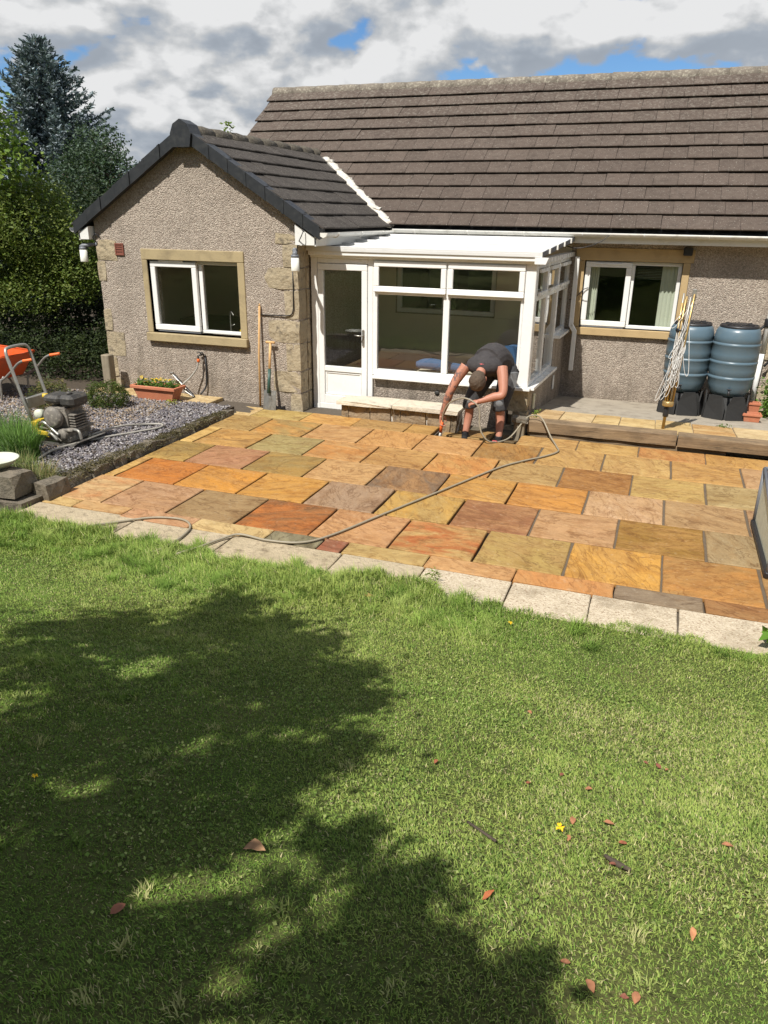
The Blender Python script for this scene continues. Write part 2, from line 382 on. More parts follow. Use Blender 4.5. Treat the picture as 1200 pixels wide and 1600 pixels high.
class MB:
    """collects shapes given in world coordinates, builds ONE mesh object"""
    def __init__(s): s.v = []; s.f = []; s.sm = []
    def add(s, verts, faces, smooth=False):
        n = len(s.v); s.v += [Vector(q) for q in verts]
        s.f += [tuple(i+n for i in f) for f in faces]; s.sm += [smooth]*len(faces); return s
    def box(s, x0, x1, y0, y1, z0, z1, bev=0.):
        if bev <= 0:
            v = [(x, y, z) for z in (z0, z1) for y in (y0, y1) for x in (x0, x1)]
            return s.add(v, [(0, 2, 3, 1), (4, 5, 7, 6), (0, 1, 5, 4), (2, 6, 7, 3), (0, 4, 6, 2), (1, 3, 7, 5)])
        b = min(bev, (x1-x0)*.45, (y1-y0)*.45, (z1-z0)*.45)
        c = Vector(((x0+x1)/2, (y0+y1)/2, (z0+z1)/2)); h = Vector(((x1-x0)/2, (y1-y0)/2, (z1-z0)/2))
        return s.obox(c, h, None, b)
    def obox(s, c, h, R=None, b=0.):
        """box with bevelled edges, centre c, half sizes h, rotation R"""
        c = Vector(c); h = Vector(h); v = []; idx = {}
        for sx in (-1, 1):
            for sy in (-1, 1):
                for sz in (-1, 1):
                    for ax in range(3):
                        p = Vector((sx*(h.x-b), sy*(h.y-b), sz*(h.z-b))); p[ax] = (sx, sy, sz)[ax]*h[ax]
                        idx[(sx, sy, sz, ax)] = len(v); v.append(p)
        f = []
        for ax in range(3):
            o1, o2 = [(1, 2), (2, 0), (0, 1)][ax]
            for sg in (-1, 1):
                q = []
                for a, bb in ((-1, -1), (1, -1), (1, 1), (-1, 1)):
                    k = [0, 0, 0]; k[ax] = sg; k[o1] = a; k[o2] = bb; q.append(idx[(*k, ax)])
                f.append(tuple(q if sg > 0 else q[::-1]))
        if b > 0:
            for ax in range(3):            # edges parallel to ax
                o1, o2 = [(1, 2), (2, 0), (0, 1)][ax]
                for a in (-1, 1):
                    for bb in (-1, 1):
                        k0 = [0, 0, 0]; k0[ax] = -1; k0[o1] = a; k0[o2] = bb; k1 = list(k0); k1[ax] = 1
                        q = [idx[(*k0, o1)], idx[(*k1, o1)], idx[(*k1, o2)], idx[(*k0, o2)]]
                        f.append(tuple(q if a*bb < 0 else q[::-1]))
            for sx in (-1, 1):
                for sy in (-1, 1):
                    for sz in (-1, 1):
                        q = [idx[(sx, sy, sz, i)] for i in range(3)]
                        f.append(tuple(q if sx*sy*sz > 0 else q[::-1]))
        else:
            f = f
        if R is not None: v = [R @ p for p in v]
        return s.add([c+p for p in v], f)
    def bar(s, a, b, w, h, bev=0., upv=(0, 0, 1)):
        a = Vector(a); b = Vector(b); d = b-a; y = d.normalized(); x = y.cross(Vector(upv))
        if x.length < 1e-4: x = Vector((1, 0, 0))
        x.normalize(); z = x.cross(y)
        R = Matrix((x, y, z)).transposed()
        return s.obox((a+b)/2, (w/2, d.length/2, h/2), R, bev)
    def tube(s, pts, r, n=8, cap=True, squash=None):
        pts = [Vector(p) for p in pts]; rs = r if isinstance(r, (list, tuple)) else [r]*len(pts)
        v = []; f = []; t0 = (pts[1]-pts[0]).normalized()
        ref = Vector((0, 0, 1)) if abs(t0.z) < .9 else Vector((1, 0, 0)); x = t0.cross(ref).normalized()
        for i, p in enumerate(pts):
            t = (pts[min(i+1, len(pts)-1)]-pts[max(i-1, 0)])
            t = t.normalized() if t.length > 1e-9 else t0
            x = (x-t*x.dot(t)); x = x.normalized() if x.length > 1e-6 else t.orthogonal().normalized(); y = t.cross(x)
            for k in range(n):
                a = 2*math.pi*k/n; v.append(p+(x*math.cos(a)+y*math.sin(a)*(squash or 1.))*rs[i])
        for i in range(len(pts)-1):
            for k in range(n):
                k2 = (k+1) % n; f.append((i*n+k, i*n+k2, (i+1)*n+k2, (i+1)*n+k))
        if cap: f.append(tuple(range(n))[::-1]); f.append(tuple((len(pts)-1)*n+k for k in range(n)))
        return s.add(v, f, True)
    def lathe(s, prof, c, n=24, ax=(0, 0, 1), cap=True):
        c = Vector(c); R = Vector((0, 0, 1)).rotation_difference(Vector(ax)).to_matrix(); v = []; f = []
        for r, z in prof:
            for k in range(n):
                a = 2*math.pi*k/n; v.append(c+R@Vector((r*math.cos(a), r*math.sin(a), z)))
        m = len(prof)
        for i in range(m-1):
            for k in range(n):
                k2 = (k+1) % n; f.append((i*n+k, i*n+k2, (i+1)*n+k2, (i+1)*n+k))
        if cap: f.append(tuple(range(n))[::-1]); f.append(tuple((m-1)*n+k for k in range(n)))
        return s.add(v, f, True)
    def prism(s, poly, d0, d1, axis='Y'):
        """polygon of 2-D points pushed along an axis"""
        def P(p, d):
            return {'Y': (p[0], d, p[1]), 'X': (d, p[0], p[1]), 'Z': (p[0], p[1], d)}[axis]
        n = len(poly); v = [P(p, d0) for p in poly]+[P(p, d1) for p in poly]
        f = [tuple(range(n)), tuple(range(2*n-1, n-1, -1))]+[(i, i+n, (i+1) % n+n, (i+1) % n) for i in range(n)]
        return s.add(v, f)
    def rock(s, x0, x1, y0, y1, z0, z1, jit=.012, rr=.12, seed=None):
        """dressed but uneven stone: 26 points, 48 triangles"""
        q = random.Random(seed if seed is not None else rnd.random())
        idx = {}; v = []
        c = Vector(((x0+x1)/2, (y0+y1)/2, (z0+z1)/2)); h = Vector(((x1-x0)/2, (y1-y0)/2, (z1-z0)/2))
        for i in (-1, 0, 1):
            for j in (-1, 0, 1):
                for k in (-1, 0, 1):
                    if i == j == k == 0: continue
                    e = abs(i)+abs(j)+abs(k); pull = 1-(rr*.5 if e == 3 else rr*.16 if e == 2 else 0)
                    p = Vector((i*h.x*(1-(1-pull)*min(h)/h.x), j*h.y*(1-(1-pull)*min(h)/h.y), k*h.z*(1-(1-pull)*min(h)/h.z)))
                    p += Vector((q.uniform(-jit, jit), q.uniform(-jit, jit), q.uniform(-jit, jit)))
                    idx[(i, j, k)] = len(v); v.append(c+p)
        f = []
        for ax in range(3):
            o1, o2 = [(1, 2), (2, 0), (0, 1)][ax]
            for sg in (-1, 1):
                for a in (-1, 0):
                    for b in (-1, 0):
                        quad = []
                        for da, db in ((0, 0), (1, 0), (1, 1), (0, 1)):
                            kk = [0, 0, 0]; kk[ax] = sg; kk[o1] = a+da; kk[o2] = b+db; quad.append(idx[tuple(kk)])
                        f.append(tuple(quad if sg > 0 else quad[::-1]))
        return s.add(v, f)
    def ball(s, c, r, n=10, m=7, jit=0.):
        c = Vector(c); rr = r if isinstance(r, (tuple, list)) else (r, r, r); v = [c+Vector((0, 0, -rr[2]))]; f = []
        for i in range(1, m):
            ph = math.pi*i/m-math.pi/2
            for k in range(n):
                a = 2*math.pi*k/n; j = 1+rnd.uniform(-jit, jit)
                v.append(c+Vector((rr[0]*math.cos(ph)*math.cos(a)*j, rr[1]*math.cos(ph)*math.sin(a)*j, rr[2]*math.sin(ph)*j)))
        v.append(c+Vector((0, 0, rr[2]))); L = len(v)-1
        for k in range(n):
            k2 = (k+1) % n; f.append((0, 1+k2, 1+k)); f.append((L, L-n+k, L-n+k2))
        for i in range(m-2):
            for k in range(n):
                k2 = (k+1) % n; a = 1+i*n; f.append((a+k, a+k2, a+n+k2, a+n+k))
        return s.add(v, f, True)
    def build(s, name, mat, parent=None, origin=None, label=None, cat=None, group=None, kind=None):
        if origin is None:
            if parent is not None:
                origin = ORG[parent.name]
            else:
                xs = [p.x for p in s.v]; ys = [p.y for p in s.v]; zs = [p.z for p in s.v]
                origin = Vector(((min(xs)+max(xs))/2, (min(ys)+max(ys))/2, min(zs)))
        origin = Vector(origin)
        me = bpy.data.meshes.new(name); me.from_pydata([tuple(p-origin) for p in s.v], [], s.f)
        me.materials.append(MAT[mat]); me.polygons.foreach_set('use_smooth', s.sm); me.update()
        o = bpy.data.objects.new(name, me); place(o, origin, parent); set_props(o, label, cat, group, kind); return o

def inst(name, me, origin, R, parent, label=None):
    o = bpy.data.objects.new(name, me); place(o, origin, parent)
    if R is not None: o.rotation_euler = R.to_euler()
    if label: o['label'] = label
    return o
def col_attr(me, name, arr, dom='POINT'):
    a = me.attributes.new(name, 'FLOAT_COLOR', dom)
    arr = np.asarray(arr, np.float32)
    if arr.shape[1] == 3: arr = np.concatenate([arr, np.ones((len(arr), 1), np.float32)], 1)
    a.data.foreach_set('color', arr.ravel())
def npmesh(name, V, F4=None, F3=None, col=None, mat='leaf', origin=(0, 0, 0), parent=None, smooth=False, **kw):
    """mesh straight from arrays: quads F4 and triangles F3"""
    V = np.asarray(V, np.float32)-np.asarray(origin, np.float32); me = bpy.data.meshes.new(name)
    n4 = 0 if F4 is None else len(F4); n3 = 0 if F3 is None else len(F3)
    me.vertices.add(len(V)); me.vertices.foreach_set('co', V.ravel())
    loops = np.concatenate([np.asarray(F4, np.int32).ravel() if n4 else np.zeros(0, np.int32), np.asarray(F3, np.int32).ravel() if n3 else np.zeros(0, np.int32)])
    me.loops.add(len(loops)); me.loops.foreach_set('vertex_index', loops)
    st = np.concatenate([np.arange(n4)*4, n4*4+np.arange(n3)*3]).astype(np.int32)
    me.polygons.add(n4+n3); me.polygons.foreach_set('loop_start', st)
    me.materials.append(MAT[mat]); me.update(calc_edges=True)
    if smooth: me.polygons.foreach_set('use_smooth', np.ones(n4+n3, bool))
    if col is not None: col_attr(me, 'col', col)
    o = bpy.data.objects.new(name, me); place(o, origin, parent); set_props(o, **kw); return o
def bez(pts, n=12):
    """Catmull-Rom through points"""
    P = [Vector(p) for p in pts]; P = [P[0]*2-P[1]]+P+[P[-1]*2-P[-2]]; out = []
    for i in range(1, len(P)-2):
        for k in range(n):
            t = k/n; a, b, c, d = P[i-1:i+3]
            out.append(.5*((2*b)+(c-a)*t+(2*a-5*b+4*c-d)*t*t+(3*b-a-3*c+d)*t**3))
    out.append(P[-2]); return out

# ================================================================== SETTING
def lz(x, y):
    t = np.clip((4.65-np.asarray(y, float))/4.2, 0, 1)
    return .92*t*t*(3-2*t)
def lawn_bump(x, y):
    return .012*np.sin(x*2.1+y*1.3)+.010*np.sin(x*4.3-y*3.7+1.2)+.006*np.sin(x*9.1+y*7.7)
def lawn_h(x, y):
    f = np.clip((4.65-np.asarray(y, float))/.5, 0, 1)
    return lz(x, y)+lawn_bump(np.asarray(x, float), np.asarray(y, float))*f-.012

# far ground under everything
MB().add([(-600, -600, -.32), (600, -600, -.32), (600, 900, -.32), (-600, 900, -.32)], [(0, 1, 2, 3)]).build('ground', 'terrain', kind='structure')
# lawn sheet
def build_lawn():
    xs = np.concatenate([np.linspace(-14, -5.3, 30), np.linspace(-5.2, 1.6, 110), np.linspace(1.7, 9, 26)])
    ys = np.concatenate([np.linspace(-14, .2, 24), np.linspace(.3, 4.62, 90)])
    X, Y = np.meshgrid(xs, ys); Z = lawn_h(X, Y)
    V = np.stack([X, Y, Z], -1).reshape(-1, 3); nx = len(xs); ny = len(ys)
    i = (np.arange(ny-1)[:, None]*nx+np.arange(nx-1)[None]).ravel()
    F = np.stack([i, i+1, i+1+nx, i+nx], -1)
    return npmesh('lawn', V, F, mat='lawn', smooth=True, kind='structure')
lawn = build_lawn()

# ---- patio: bed with recessed joints, every slab its own stone
patio = MB()
for x0, x1, y0, y1, zt in ((-5.17, -2.40, 4.50, 9.36, -.042), (-1.39, 1.75, 4.50, 9.10, -.042), (-2.40, -1.39, 4.50, 8.47, -.042), (1.75, 5.0, 4.50, 9.10, -.042)):
    patio.add([(x0, y0, zt), (x1, y0, zt), (x1, y1, zt), (x0, y1, zt)], [(0, 1, 2, 3)])
patio = patio.build('patio', 'bed', origin=(-2, 7, -.042), kind='structure')
MB().add([(-2.40, 8.47, -.115), (-1.39, 8.47, -.115), (-1.39, 9.40, -.10), (-2.40, 9.40, -.10)], [(0, 1, 2, 3)]).add(
    [(-2.40, 8.47, -.115), (-2.40, 9.40, -.10), (-2.40, 9.40, -.042), (-2.40, 8.47, -.042)], [(0, 1, 2, 3)]).build('unlaid_bed', 'wetbed', patio)
def slab(parent, x0, x1, y0, y1, zt=0., ca=(.4, .3, .2), cb=None, name='slab', mat='slab', th=.034, joint=.010, quad=None, jit=.0035, tilt=.003, seed=None):
    """irregular-edged riven slab: rim, rounded arris and sides"""
    q = random.Random(seed if seed is not None else rnd.random()); cb = cb or tuple(c*.85 for c in ca)
    x0 += joint*q.uniform(.35, .75); x1 -= joint*q.uniform(.35, .75); y0 += joint*q.uniform(.3, .6); y1 -= joint*q.uniform(.3, .6)
    cx, cy = (x0+x1)/2, (y0+y1)/2; corners = quad or [(x0, y0), (x1, y0), (x1, y1), (x0, y1)]
    ring = []
    for a in range(4):
        p0, p1 = corners[a], corners[(a+1) % 4]
        for k in range(3):
            t = (k+(.5 if 0 else 0))/3
            ring.append((p0[0]+(p1[0]-p0[0])*t+q.uniform(-jit, jit), p0[1]+(p1[1]-p0[1])*t+q.uniform(-jit, jit)))
    tx, ty = q.uniform(-tilt, tilt), q.uniform(-tilt, tilt); n = len(ring)
    zz = lambda x, y: zt+tx*(x-cx)+ty*(y-cy)
    V = []; b = .007
    for x, y in ring:
        l = math.hypot(cx-x, cy-y) or 1; V.append((x+(cx-x)/l*b, y+(cy-y)/l*b, zz(x, y)+q.uniform(-.0012, .0012)))
    for x, y in ring: V.append((x, y, zz(x, y)-.006))
    for x, y in ring: V.append((x, y, zt-th))
    F = [tuple(range(n))]
    for r0 in (0, n):
        for i in range(n): j = (i+1) % n; F.append((r0+i, r0+n+i, r0+n+j, r0+j))
    o = (cx, cy, zt-th); me = bpy.data.meshes.new(name)
    me.from_pydata([(v[0]-o[0], v[1]-o[1], v[2]-o[2]) for v in V], [], F); me.materials.append(MAT[mat]); me.update()
    col_attr(me, 'ca', [ca]*len(V)); col_attr(me, 'cb', [cb]*len(V))
    off = Vector((q.uniform(-40, 40), q.uniform(-40, 40), q.uniform(-40, 40))); ang = q.choice((0, 0, .35, -.4, 1.2, .15)); ca_, sa_ = math.cos(ang), math.sin(ang)
    at = me.attributes.new('sc', 'FLOAT_VECTOR', 'POINT'); at.data.foreach_set('vector', np.array([((v[0]-cx)*ca_-(v[1]-cy)*sa_+off.x, (v[0]-cx)*sa_+(v[1]-cy)*ca_+off.y, v[2]+off.z) for v in V], np.float32).ravel())
    ob = bpy.data.objects.new(name, me); place(ob, o, parent); return ob
K = .72
def C(r_, g_, b_):
    q = srgb(r_, g_, b_, K); l = .3*q[0]+.55*q[1]+.15*q[2]
    q = [l+(c-l)*.92 for c in q]; return (q[0]*.97, q[1]*.96, q[2]*.82)
YR = [5.159, 5.816, 6.483, 7.145, 7.800, 8.462, 8.875]
def xs(start, n, left): return [left]+[start+.6916*k for k in range(n)]
MB().add([(-.80, 5.17, -.011), (4.3, 5.17, -.011), (4.3, 7.15, -.011), (-.80, 7.15, -.011)], [(0, 1, 2, 3)]).add([(-1.10, 7.15, -.011), (4.3, 7.15, -.011), (4.3, 8.87, -.011), (-1.10, 8.87, -.011)], [(0, 1, 2, 3)]).build('joint_mortar', 'pointing', patio)
ROWS = [
 (0, xs(-4.572, 14, -5.09), [((205,138,88),(220,190,150)), ((192,150,122),(180,136,108)), ((168,140,104),(140,118,90)), ((190,108,38),(112,70,40)), ((208,158,118),(204,150,106)), ((190,104,48),(196,165,105)), ((186,158,90),(170,142,84)), ((220,162,64),(200,146,58)), ((172,128,72),(196,130,52)), ((180,140,90),(160,120,80))]),
 (1, xs(-4.94, 14, -5.07), [((224,184,108),(210,170,100)), ((212,124,30),(192,108,34)), ((220,150,48),(200,136,52)), ((214,154,60),(196,144,66)), ((174,146,130),(150,124,112)), ((200,156,74),(178,150,84)), ((150,97,66),(172,120,86)), ((200,156,120),(190,148,112)), ((154,114,40),(166,122,52)), ((172,154,126),(150,134,108)), ((180,140,90),(160,120,80))]),
 (2, xs(-4.572, 14, -5.08), [((186,152,80),(136,118,62)), ((186,132,104),(168,120,96)), ((176,140,72),(138,124,72)), ((210,168,118),(200,156,108)), ((122,102,92),(150,110,76)), ((212,156,72),(190,144,76)), ((214,146,58),(200,134,56)), ((210,172,142),(196,158,126)), ((190,156,118),(166,136,104)), ((180,148,124),(170,136,112))]),
 (3, xs(-4.89, 14, -5.075), [((226,190,116),(212,176,104)), ((208,158,84),(180,140,78)), ((172,160,108),(154,148,104)), ((208,142,72),(200,154,100)), ((204,158,96),(172,126,70)), ((206,156,92),(212,136,62)), ((190,156,102),(174,144,92)), ((148,98,46),(172,116,54)), ((198,168,100),(184,154,92)), ((190,170,128),(160,144,100)), ((190,160,110),(170,140,100))]),
 (4, xs(-4.523, 14, -5.10), [((184,152,94),(164,140,88)), ((210,150,72),(156,138,84)), ((210,166,116),(198,148,96)), ((214,160,98),(196,140,78)), ((216,166,112),(204,150,92)), ((178,128,62),(150,116,66)), ((204,164,100),(188,150,92)), ((208,172,110),(190,152,94)), ((210,162,92),(190,146,84)), ((198,158,122),(184,146,112))]),
]
SLABN = 0
for r, X, cols in ROWS:
    for k in range(len(X)-1):
        a, b = cols[k] if k < len(cols) else cols[(k*5+r*3) % len(cols)]; SLABN += 1
        y0, y1 = YR[r], YR[r+1]
        a = tuple(.86*p_+.14*q_ for p_, q_ in zip(a, (206, 160, 102))); b = tuple(.62*p_+.38*q_ for p_, q_ in zip(b, (204, 158, 104)))
        slab(patio, X[k], X[k+1], y0, y1, 0., C(*a), C(*b), seed=100*r+k, joint=.018)
# last row against the house
for k, (x0, x1, a, b) in enumerate([(-5.62, -4.88, (222,196,150), (210,180,132)), (-4.88, -4.175, (206,180,118), (190,162,96)), (-4.175, -3.465, (220,172,100), (206,150,76)), (-3.465, -2.772, (194,154,98), (180,142,90)), (-2.772, -2.417, (200,158,94), (190,146,82)),
        (-1.39, -.705, (204,164,104), (196,152,94)), (-.705, -.024, (208,168,104), (194,154,92)), (-.024, .68, (194,134,76), (200,150,90)), (.68, 1.38, (206,158,86), (196,150,88)), (1.38, 2.07, (206,158,96), (196,150,98)), (2.07, 2.76, (200,160,104), (190,150,94)), (2.76, 3.45, (196,140,82), (200,150,90)), (3.45, 4.2, (206,166,104), (190,150,92))]):
    slab(patio, x0, x1, YR[5], 8.90 if x0 < -4 else 8.875, 0., C(*a), C(*b), seed=700+k)
# two stones lying low in the unlaid corner
slab(patio, -2.36, -1.75, 8.72, 9.10, -.062, C(186,150,94), C(168,132,84), seed=750, th=.03)
slab(patio, -1.73, -1.41, 8.75, 9.05, -.068, C(120,100,72), C(96,80,58), seed=751, th=.03)
# cut strips along the front
for k, (x0, x1, a, b) in enumerate([(-5.09, -4.75, (222,190,134), (206,172,116)), (-4.75, -4.212, (212,172,124), (204,156,104)), (-4.212, -3.51, (206,154,118), (200,160,126)), (-3.51, -2.80, (218,188,138), (206,178,128)), (-2.80, -2.33, (160,152,128), (120,112,92)), (-2.33, -2.12, (166,98,72), (156,104,80)),
        (-2.12, -1.437, (208,176,118), (194,164,108)), (-1.437, -.762, (214,164,114), (208,160,110)), (-.762, -.045, (212,146,84), (206,150,94)), (-.045, .55, (156,136,118), (140,120,104)), (.55, 1.3, (170,126,80), (160,110,64)), (1.3, 2.0, (206,160,104), (190,140,90)), (2.0, 2.7, (190,150,100), (170,130,90)), (2.7, 3.4, (200,150,96), (186,140,90)), (3.4, 4.2, (180,140,100), (170,130,84))]):
    slab(patio, x0, x1, 4.945 if x0 > -4.3 else 4.99, YR[0], 0., C(*a), C(*b), seed=800+k)
# pale edging along the lawn
edging = [(-5.12, -4.02, 'edge'), (-4.02, -3.06, 'edge'), (-3.06, -2.09, 'edge'), (-2.09, -1.418, 'edge'), (-1.418, -.752, 'aggregate'), (-.752, -.19, 'aggregate'), (-.19, .38, 'aggregate'), (.38, .96, 'aggregate'), (.96, 1.55, 'aggregate'), (1.55, 2.2, 'aggregate'), (2.2, 2.85, 'aggregate'), (2.85, 3.5, 'aggregate'), (3.5, 4.2, 'aggregate')]
for k, (x0, x1, mt) in enumerate(edging):
    slab(patio, x0, x1, 4.50 if x0 > -4.2 else 4.52, 4.945 if x0 > -4.3 else 4.99, -.004, srgb(216,196,156,.62), srgb(186,164,124,.62), name='edging_slab', mat=mt, seed=900+k, th=.04)

# ---- raised terrace behind the sleepers, falling gently to the house
terr = MB()
def tz(y): return .135+(y-9.1)/(11.82-9.1)*(-.115-.135)
terr.add([(-1.46, 9.06, tz(9.06)-.012), (6, 9.06, tz(9.06)-.012), (6, 11.85, tz(11.85)-.012), (-1.46, 11.85, tz(11.85)-.012)], [(0, 1, 2, 3)])
terr.add([(-1.46, 9.06, -.3), (6, 9.06, -.3), (6, 9.06, tz(9.06)-.012), (-1.46, 9.06, tz(9.06)-.012)], [(0, 1, 2, 3)])
terr = terr.build('terrace', 'concrete', kind='structure')
tx_ = [-1.40, -1.02, -.62, -.30, .12, .55, 1.02, 1.5, 2.1, 2.7, 3.3, 3.9]
for k in range(len(tx_)-1):
    c = rnd.choice([((226,200,146), (214,186,130)), ((218,190,138), (206,164,108)), ((224,196,150), (200,170,124)), ((228,206,160), (216,190,146))])
    w = .92
    slab(terr, tx_[k], tx_[k+1], 9.10, 9.10+w+rnd.uniform(-.04, .04), tz(9.10+w/2)+.006, srgb(*c[0], .74), srgb(*c[1], .74), seed=1000+k, joint=.008)
    terr.children[-1].rotation_euler.x = math.atan(-.0919)
# ---- gravel bed
grav = MB().box(-9.6, -5.20, 4.95, 8.62, -.3, .055).build('gravel_bed', 'soil', kind='structure')
def chips():
    n = 30000
    x = NP.uniform(-8.6, -5.22, n); y = NP.uniform(5.02, 8.60, n)
    keep = ~((x < -5.9) & (y < 5.45)); x, y = x[keep], y[keep]; n = len(x)
    s = NP.uniform(.007, .019, n); z = .055+NP.uniform(.0, .018, n)+.02*np.exp(-((y-6.9)/1.1)**2)
    ang = NP.uniform(0, 6.28, n); tl = NP.normal(0, .42, (n, 2)); base = np.array([(-1, -.5, -.22), (.7, -.62, -.2), (1, .4, -.22), (-.6, .6, -.22), (-.85, -.4, .22), (.6, -.5, .2), (.85, .35, .24), (-.5, .5, .2)])
    P = np.repeat(base[None], n, 0)*(1+NP.uniform(-.3, .3, (n, 8, 3)))*s[:, None, None]
    ca, sa = np.cos(ang)[:, None], np.sin(ang)[:, None]
    X = P[..., 0]*ca-P[..., 1]*sa; Y = P[..., 0]*sa+P[..., 1]*ca; Z = P[..., 2]+X*tl[:, :1]+Y*tl[:, 1:]
    V = np.stack([X+x[:, None], Y+y[:, None], Z+z[:, None]], -1).reshape(-1, 3)
    q = np.array([(4, 5, 6, 7), (0, 1, 5, 4), (1, 2, 6, 5), (2, 3, 7, 6), (3, 0, 4, 7)])
    F = (np.arange(n)[:, None, None]*8+q[None]).reshape(-1, 4)
    pal = np.array([(.15, .135, .15), (.20, .18, .19), (.11, .105, .12), (.27, .25, .25), (.19, .16, .145), (.40, .38, .37)])
    c = pal[NP.integers(0, 6, n)]*NP.uniform(.75, 1.2, (n, 1))
    tan = (x < -5.9) & (NP.random(n) < .35); c[tan] = np.array((.33, .25, .17))*NP.uniform(.7, 1.2, (tan.sum(), 1))
    npmesh('slate_chippings', V, F, col=np.repeat(c, 8, 0), mat='chip', label='purple grey slate chippings covering the raised bed', kind='stuff')
chips()
# pale path slabs between bed and gable
MB().add([(-16, 8.66, -.02), (-7.5, 8.66, -.02), (-7.5, 17, -.02), (-16, 17, -.02)], [(0, 1, 2, 3)]).build('planting_bed', 'soil', kind='structure')
path = MB().add([(-7.7, 8.58, .012), (-4.95, 8.58, .0), (-4.95, 9.06, .0), (-7.7, 9.06, .012)], [(0, 1, 2, 3)]).build('path', 'bed', kind='structure')
px_ = [-7.6, -7.0, -6.45, -5.75, -5.64]
for k, (a, b) in enumerate([(-7.6, -6.9), (-6.9, -6.2), (-6.2, -5.62)]):
    slab(path, a, b, 8.58, 9.04, .055, srgb(224,202,156,.72), srgb(206,180,132,.72), seed=1100+k, th=.05)

# ================================================================== HOUSE
house = thing('bungalow', (-2.5, 11.8, 0), 'pebbledashed bungalow with brown tiled roof and a gabled front wing', 'house')
GX0, GX1, GY = -7.483, -4.417, 9.05
AX, AZ = -5.89, 3.415                                       # wing ridge
EX1, EX0, EZ = -4.05, -7.73, 2.275                           # wing eaves
ws = (AZ-EZ)/(EX1-AX)
def wing_z(x): return AZ-abs(x-AX)*ws
MY = 11.80; EY, EMZ = 11.52, 2.30; RY, RZ = 14.47, 4.585; ms = (RZ-EMZ)/(RY-EY)
def main_z(y): return EMZ+(y-EY)*ms
# gable wall with window opening, as wall pieces round the hole
def holed_wall(mb, x0, x1, z0, z1, holes, y0, y1, top=None):
    """wall in the XZ plane with rectangular holes; top(x) gives a sloping head"""
    cuts = sorted({x0, x1, *[h[0] for h in holes], *[h[1] for h in holes]})
    if top: cuts = sorted({*cuts, AX})
    for a, b in zip(cuts[:-1], cuts[1:]):
        hs = sorted([(h[2], h[3]) for h in holes if h[0] <= a+1e-6 and h[1] >= b-1e-6]); z = z0
        for h0, h1 in hs:
            if h0 > z: mb.prism([(a, z), (b, z), (b, h0), (a, h0)], y0, y1)
            z = h1
        if top: mb.prism([(a, z), (b, z), (b, top(b)), (a, top(a))], y0, y1)
        else: mb.prism([(a, z), (b, z), (b, z1), (a, z1)], y0, y1)
WOP = (-6.672, -5.278, .888, 1.858)
g = MB(); holed_wall(g, GX0, GX1, -.3, 0, [WOP], GY, GY+.28, top=lambda x: wing_z(x)-.03); g.build('gable_wall', 'pebble', house)
g = MB(); g.box(GX0, GX0+.25, GY+.285, 13.2, -.3, 2.30); g.build('wing_side_wall', 'pebble', house)
g = MB(); g.box(GX1-.25, GX1, GY+.285, MY-.005, -.3, 2.30); g.build('wing_side_wall', 'pebble', house)
# quoins, each stone its own
def quoin(x0, x1, z0, z1, y0=GY-.010, y1=GY+.22, s=None):
    MB().rock(x0, x1, y0, y1, z0, z1, .010, .10, s).build('quoin_stone', 'quoin', house)
zq = [-.12, .20, .50, .86, 1.17, 1.55, 1.82, 2.10]
wr = [.16, .40, .20, .44, .20, .47, .20, .30]; wl = [.20, .13, .30, .12, .34, .11, .33, .2]
for i in range(7):
    quoin(GX1-wr[i]+.0, GX1+.014, zq[i]+.006, zq[i+1]-.006, s=20+i)
    if i != 4: quoin(GX0-.010, GX0+wl[i], zq[i]+.006, zq[i+1]-.006, s=40+i)
quoin(GX1-.30, GX1-.02, 2.11, 2.23, s=60)
for i in range(7):                                            # shaded return beside the door
    MB().rock(GX1-.05, GX1+.016, GY+.225, GY+.32+.0*i, zq[i]+.01, zq[i+1]-.01, .008, .1, 80+i).build('quoin_stone', 'quoin', house)
# stone window surround
sx0, sx1, sz0, sz1 = -6.757, -5.178, .777, 1.996
sp = GY-.018
MB().box(sx0, sx1, sp, GY+.13, WOP[3], sz1, .006).build('lintel', 'surround', house)
MB().box(sx0+.0, WOP[0], sp+.003, GY+.13, WOP[2]+.002, WOP[3]-.002, .005).build('jamb_stone', 'surround', house)
MB().box(WOP[1], sx1, sp+.003, GY+.13, WOP[2]+.002, WOP[3]-.002, .005).build('jamb_stone', 'surround', house)
MB().box(sx0-.0, sx1+.012, sp-.05, GY+.13, sz0, WOP[2], .006).build('window_sill', 'surround', house)
def frame(mb, x0, x1, z0, z1, y0, y1, w, bev=.006):
    mb.box(x0, x1, y0, y1, z0, z0+w, bev); mb.box(x0, x1, y0, y1, z1-w, z1, bev)
    mb.box(x0, x0+w, y0+.001, y1, z0+w+.0005, z1-w-.0005, bev); mb.box(x1-w, x1, y0+.001, y1, z0+w+.0005, z1-w-.0005, bev)
def pane(name, parent, x0, x1, z0, z1, y, mat='glass'):
    return MB().add([(x0, y, z0), (x1, y, z0), (x1, y, z1), (x0, y, z1)], [(0, 1, 2, 3)]).build(name, mat, parent)
wf = MB(); frame(wf, WOP[0]+.012, WOP[1]-.004, WOP[2]+.02, WOP[3]-.004, GY+.075, GY+.135, .045); wf.box(-5.925, -5.865, GY+.076, GY+.134, WOP[2]+.066, WOP[3]-.05, .005)
win1 = wf.build('window', 'white', house)
sash = MB(); frame(sash, -6.655, -5.93, .925, 1.842, GY+.022, GY+.074, .075); sash.build('sash_frame', 'white', win1)
MB().box(-6.62, -5.93, GY+.030, GY+.060, .902, .922, .004).build('drip_bar', 'lampgrey', win1)
MB().box(-6.50, -6.12, GY+.006, GY+.0215, 1.835, 1.862, .004).build('trickle_vent', 'white', win1)
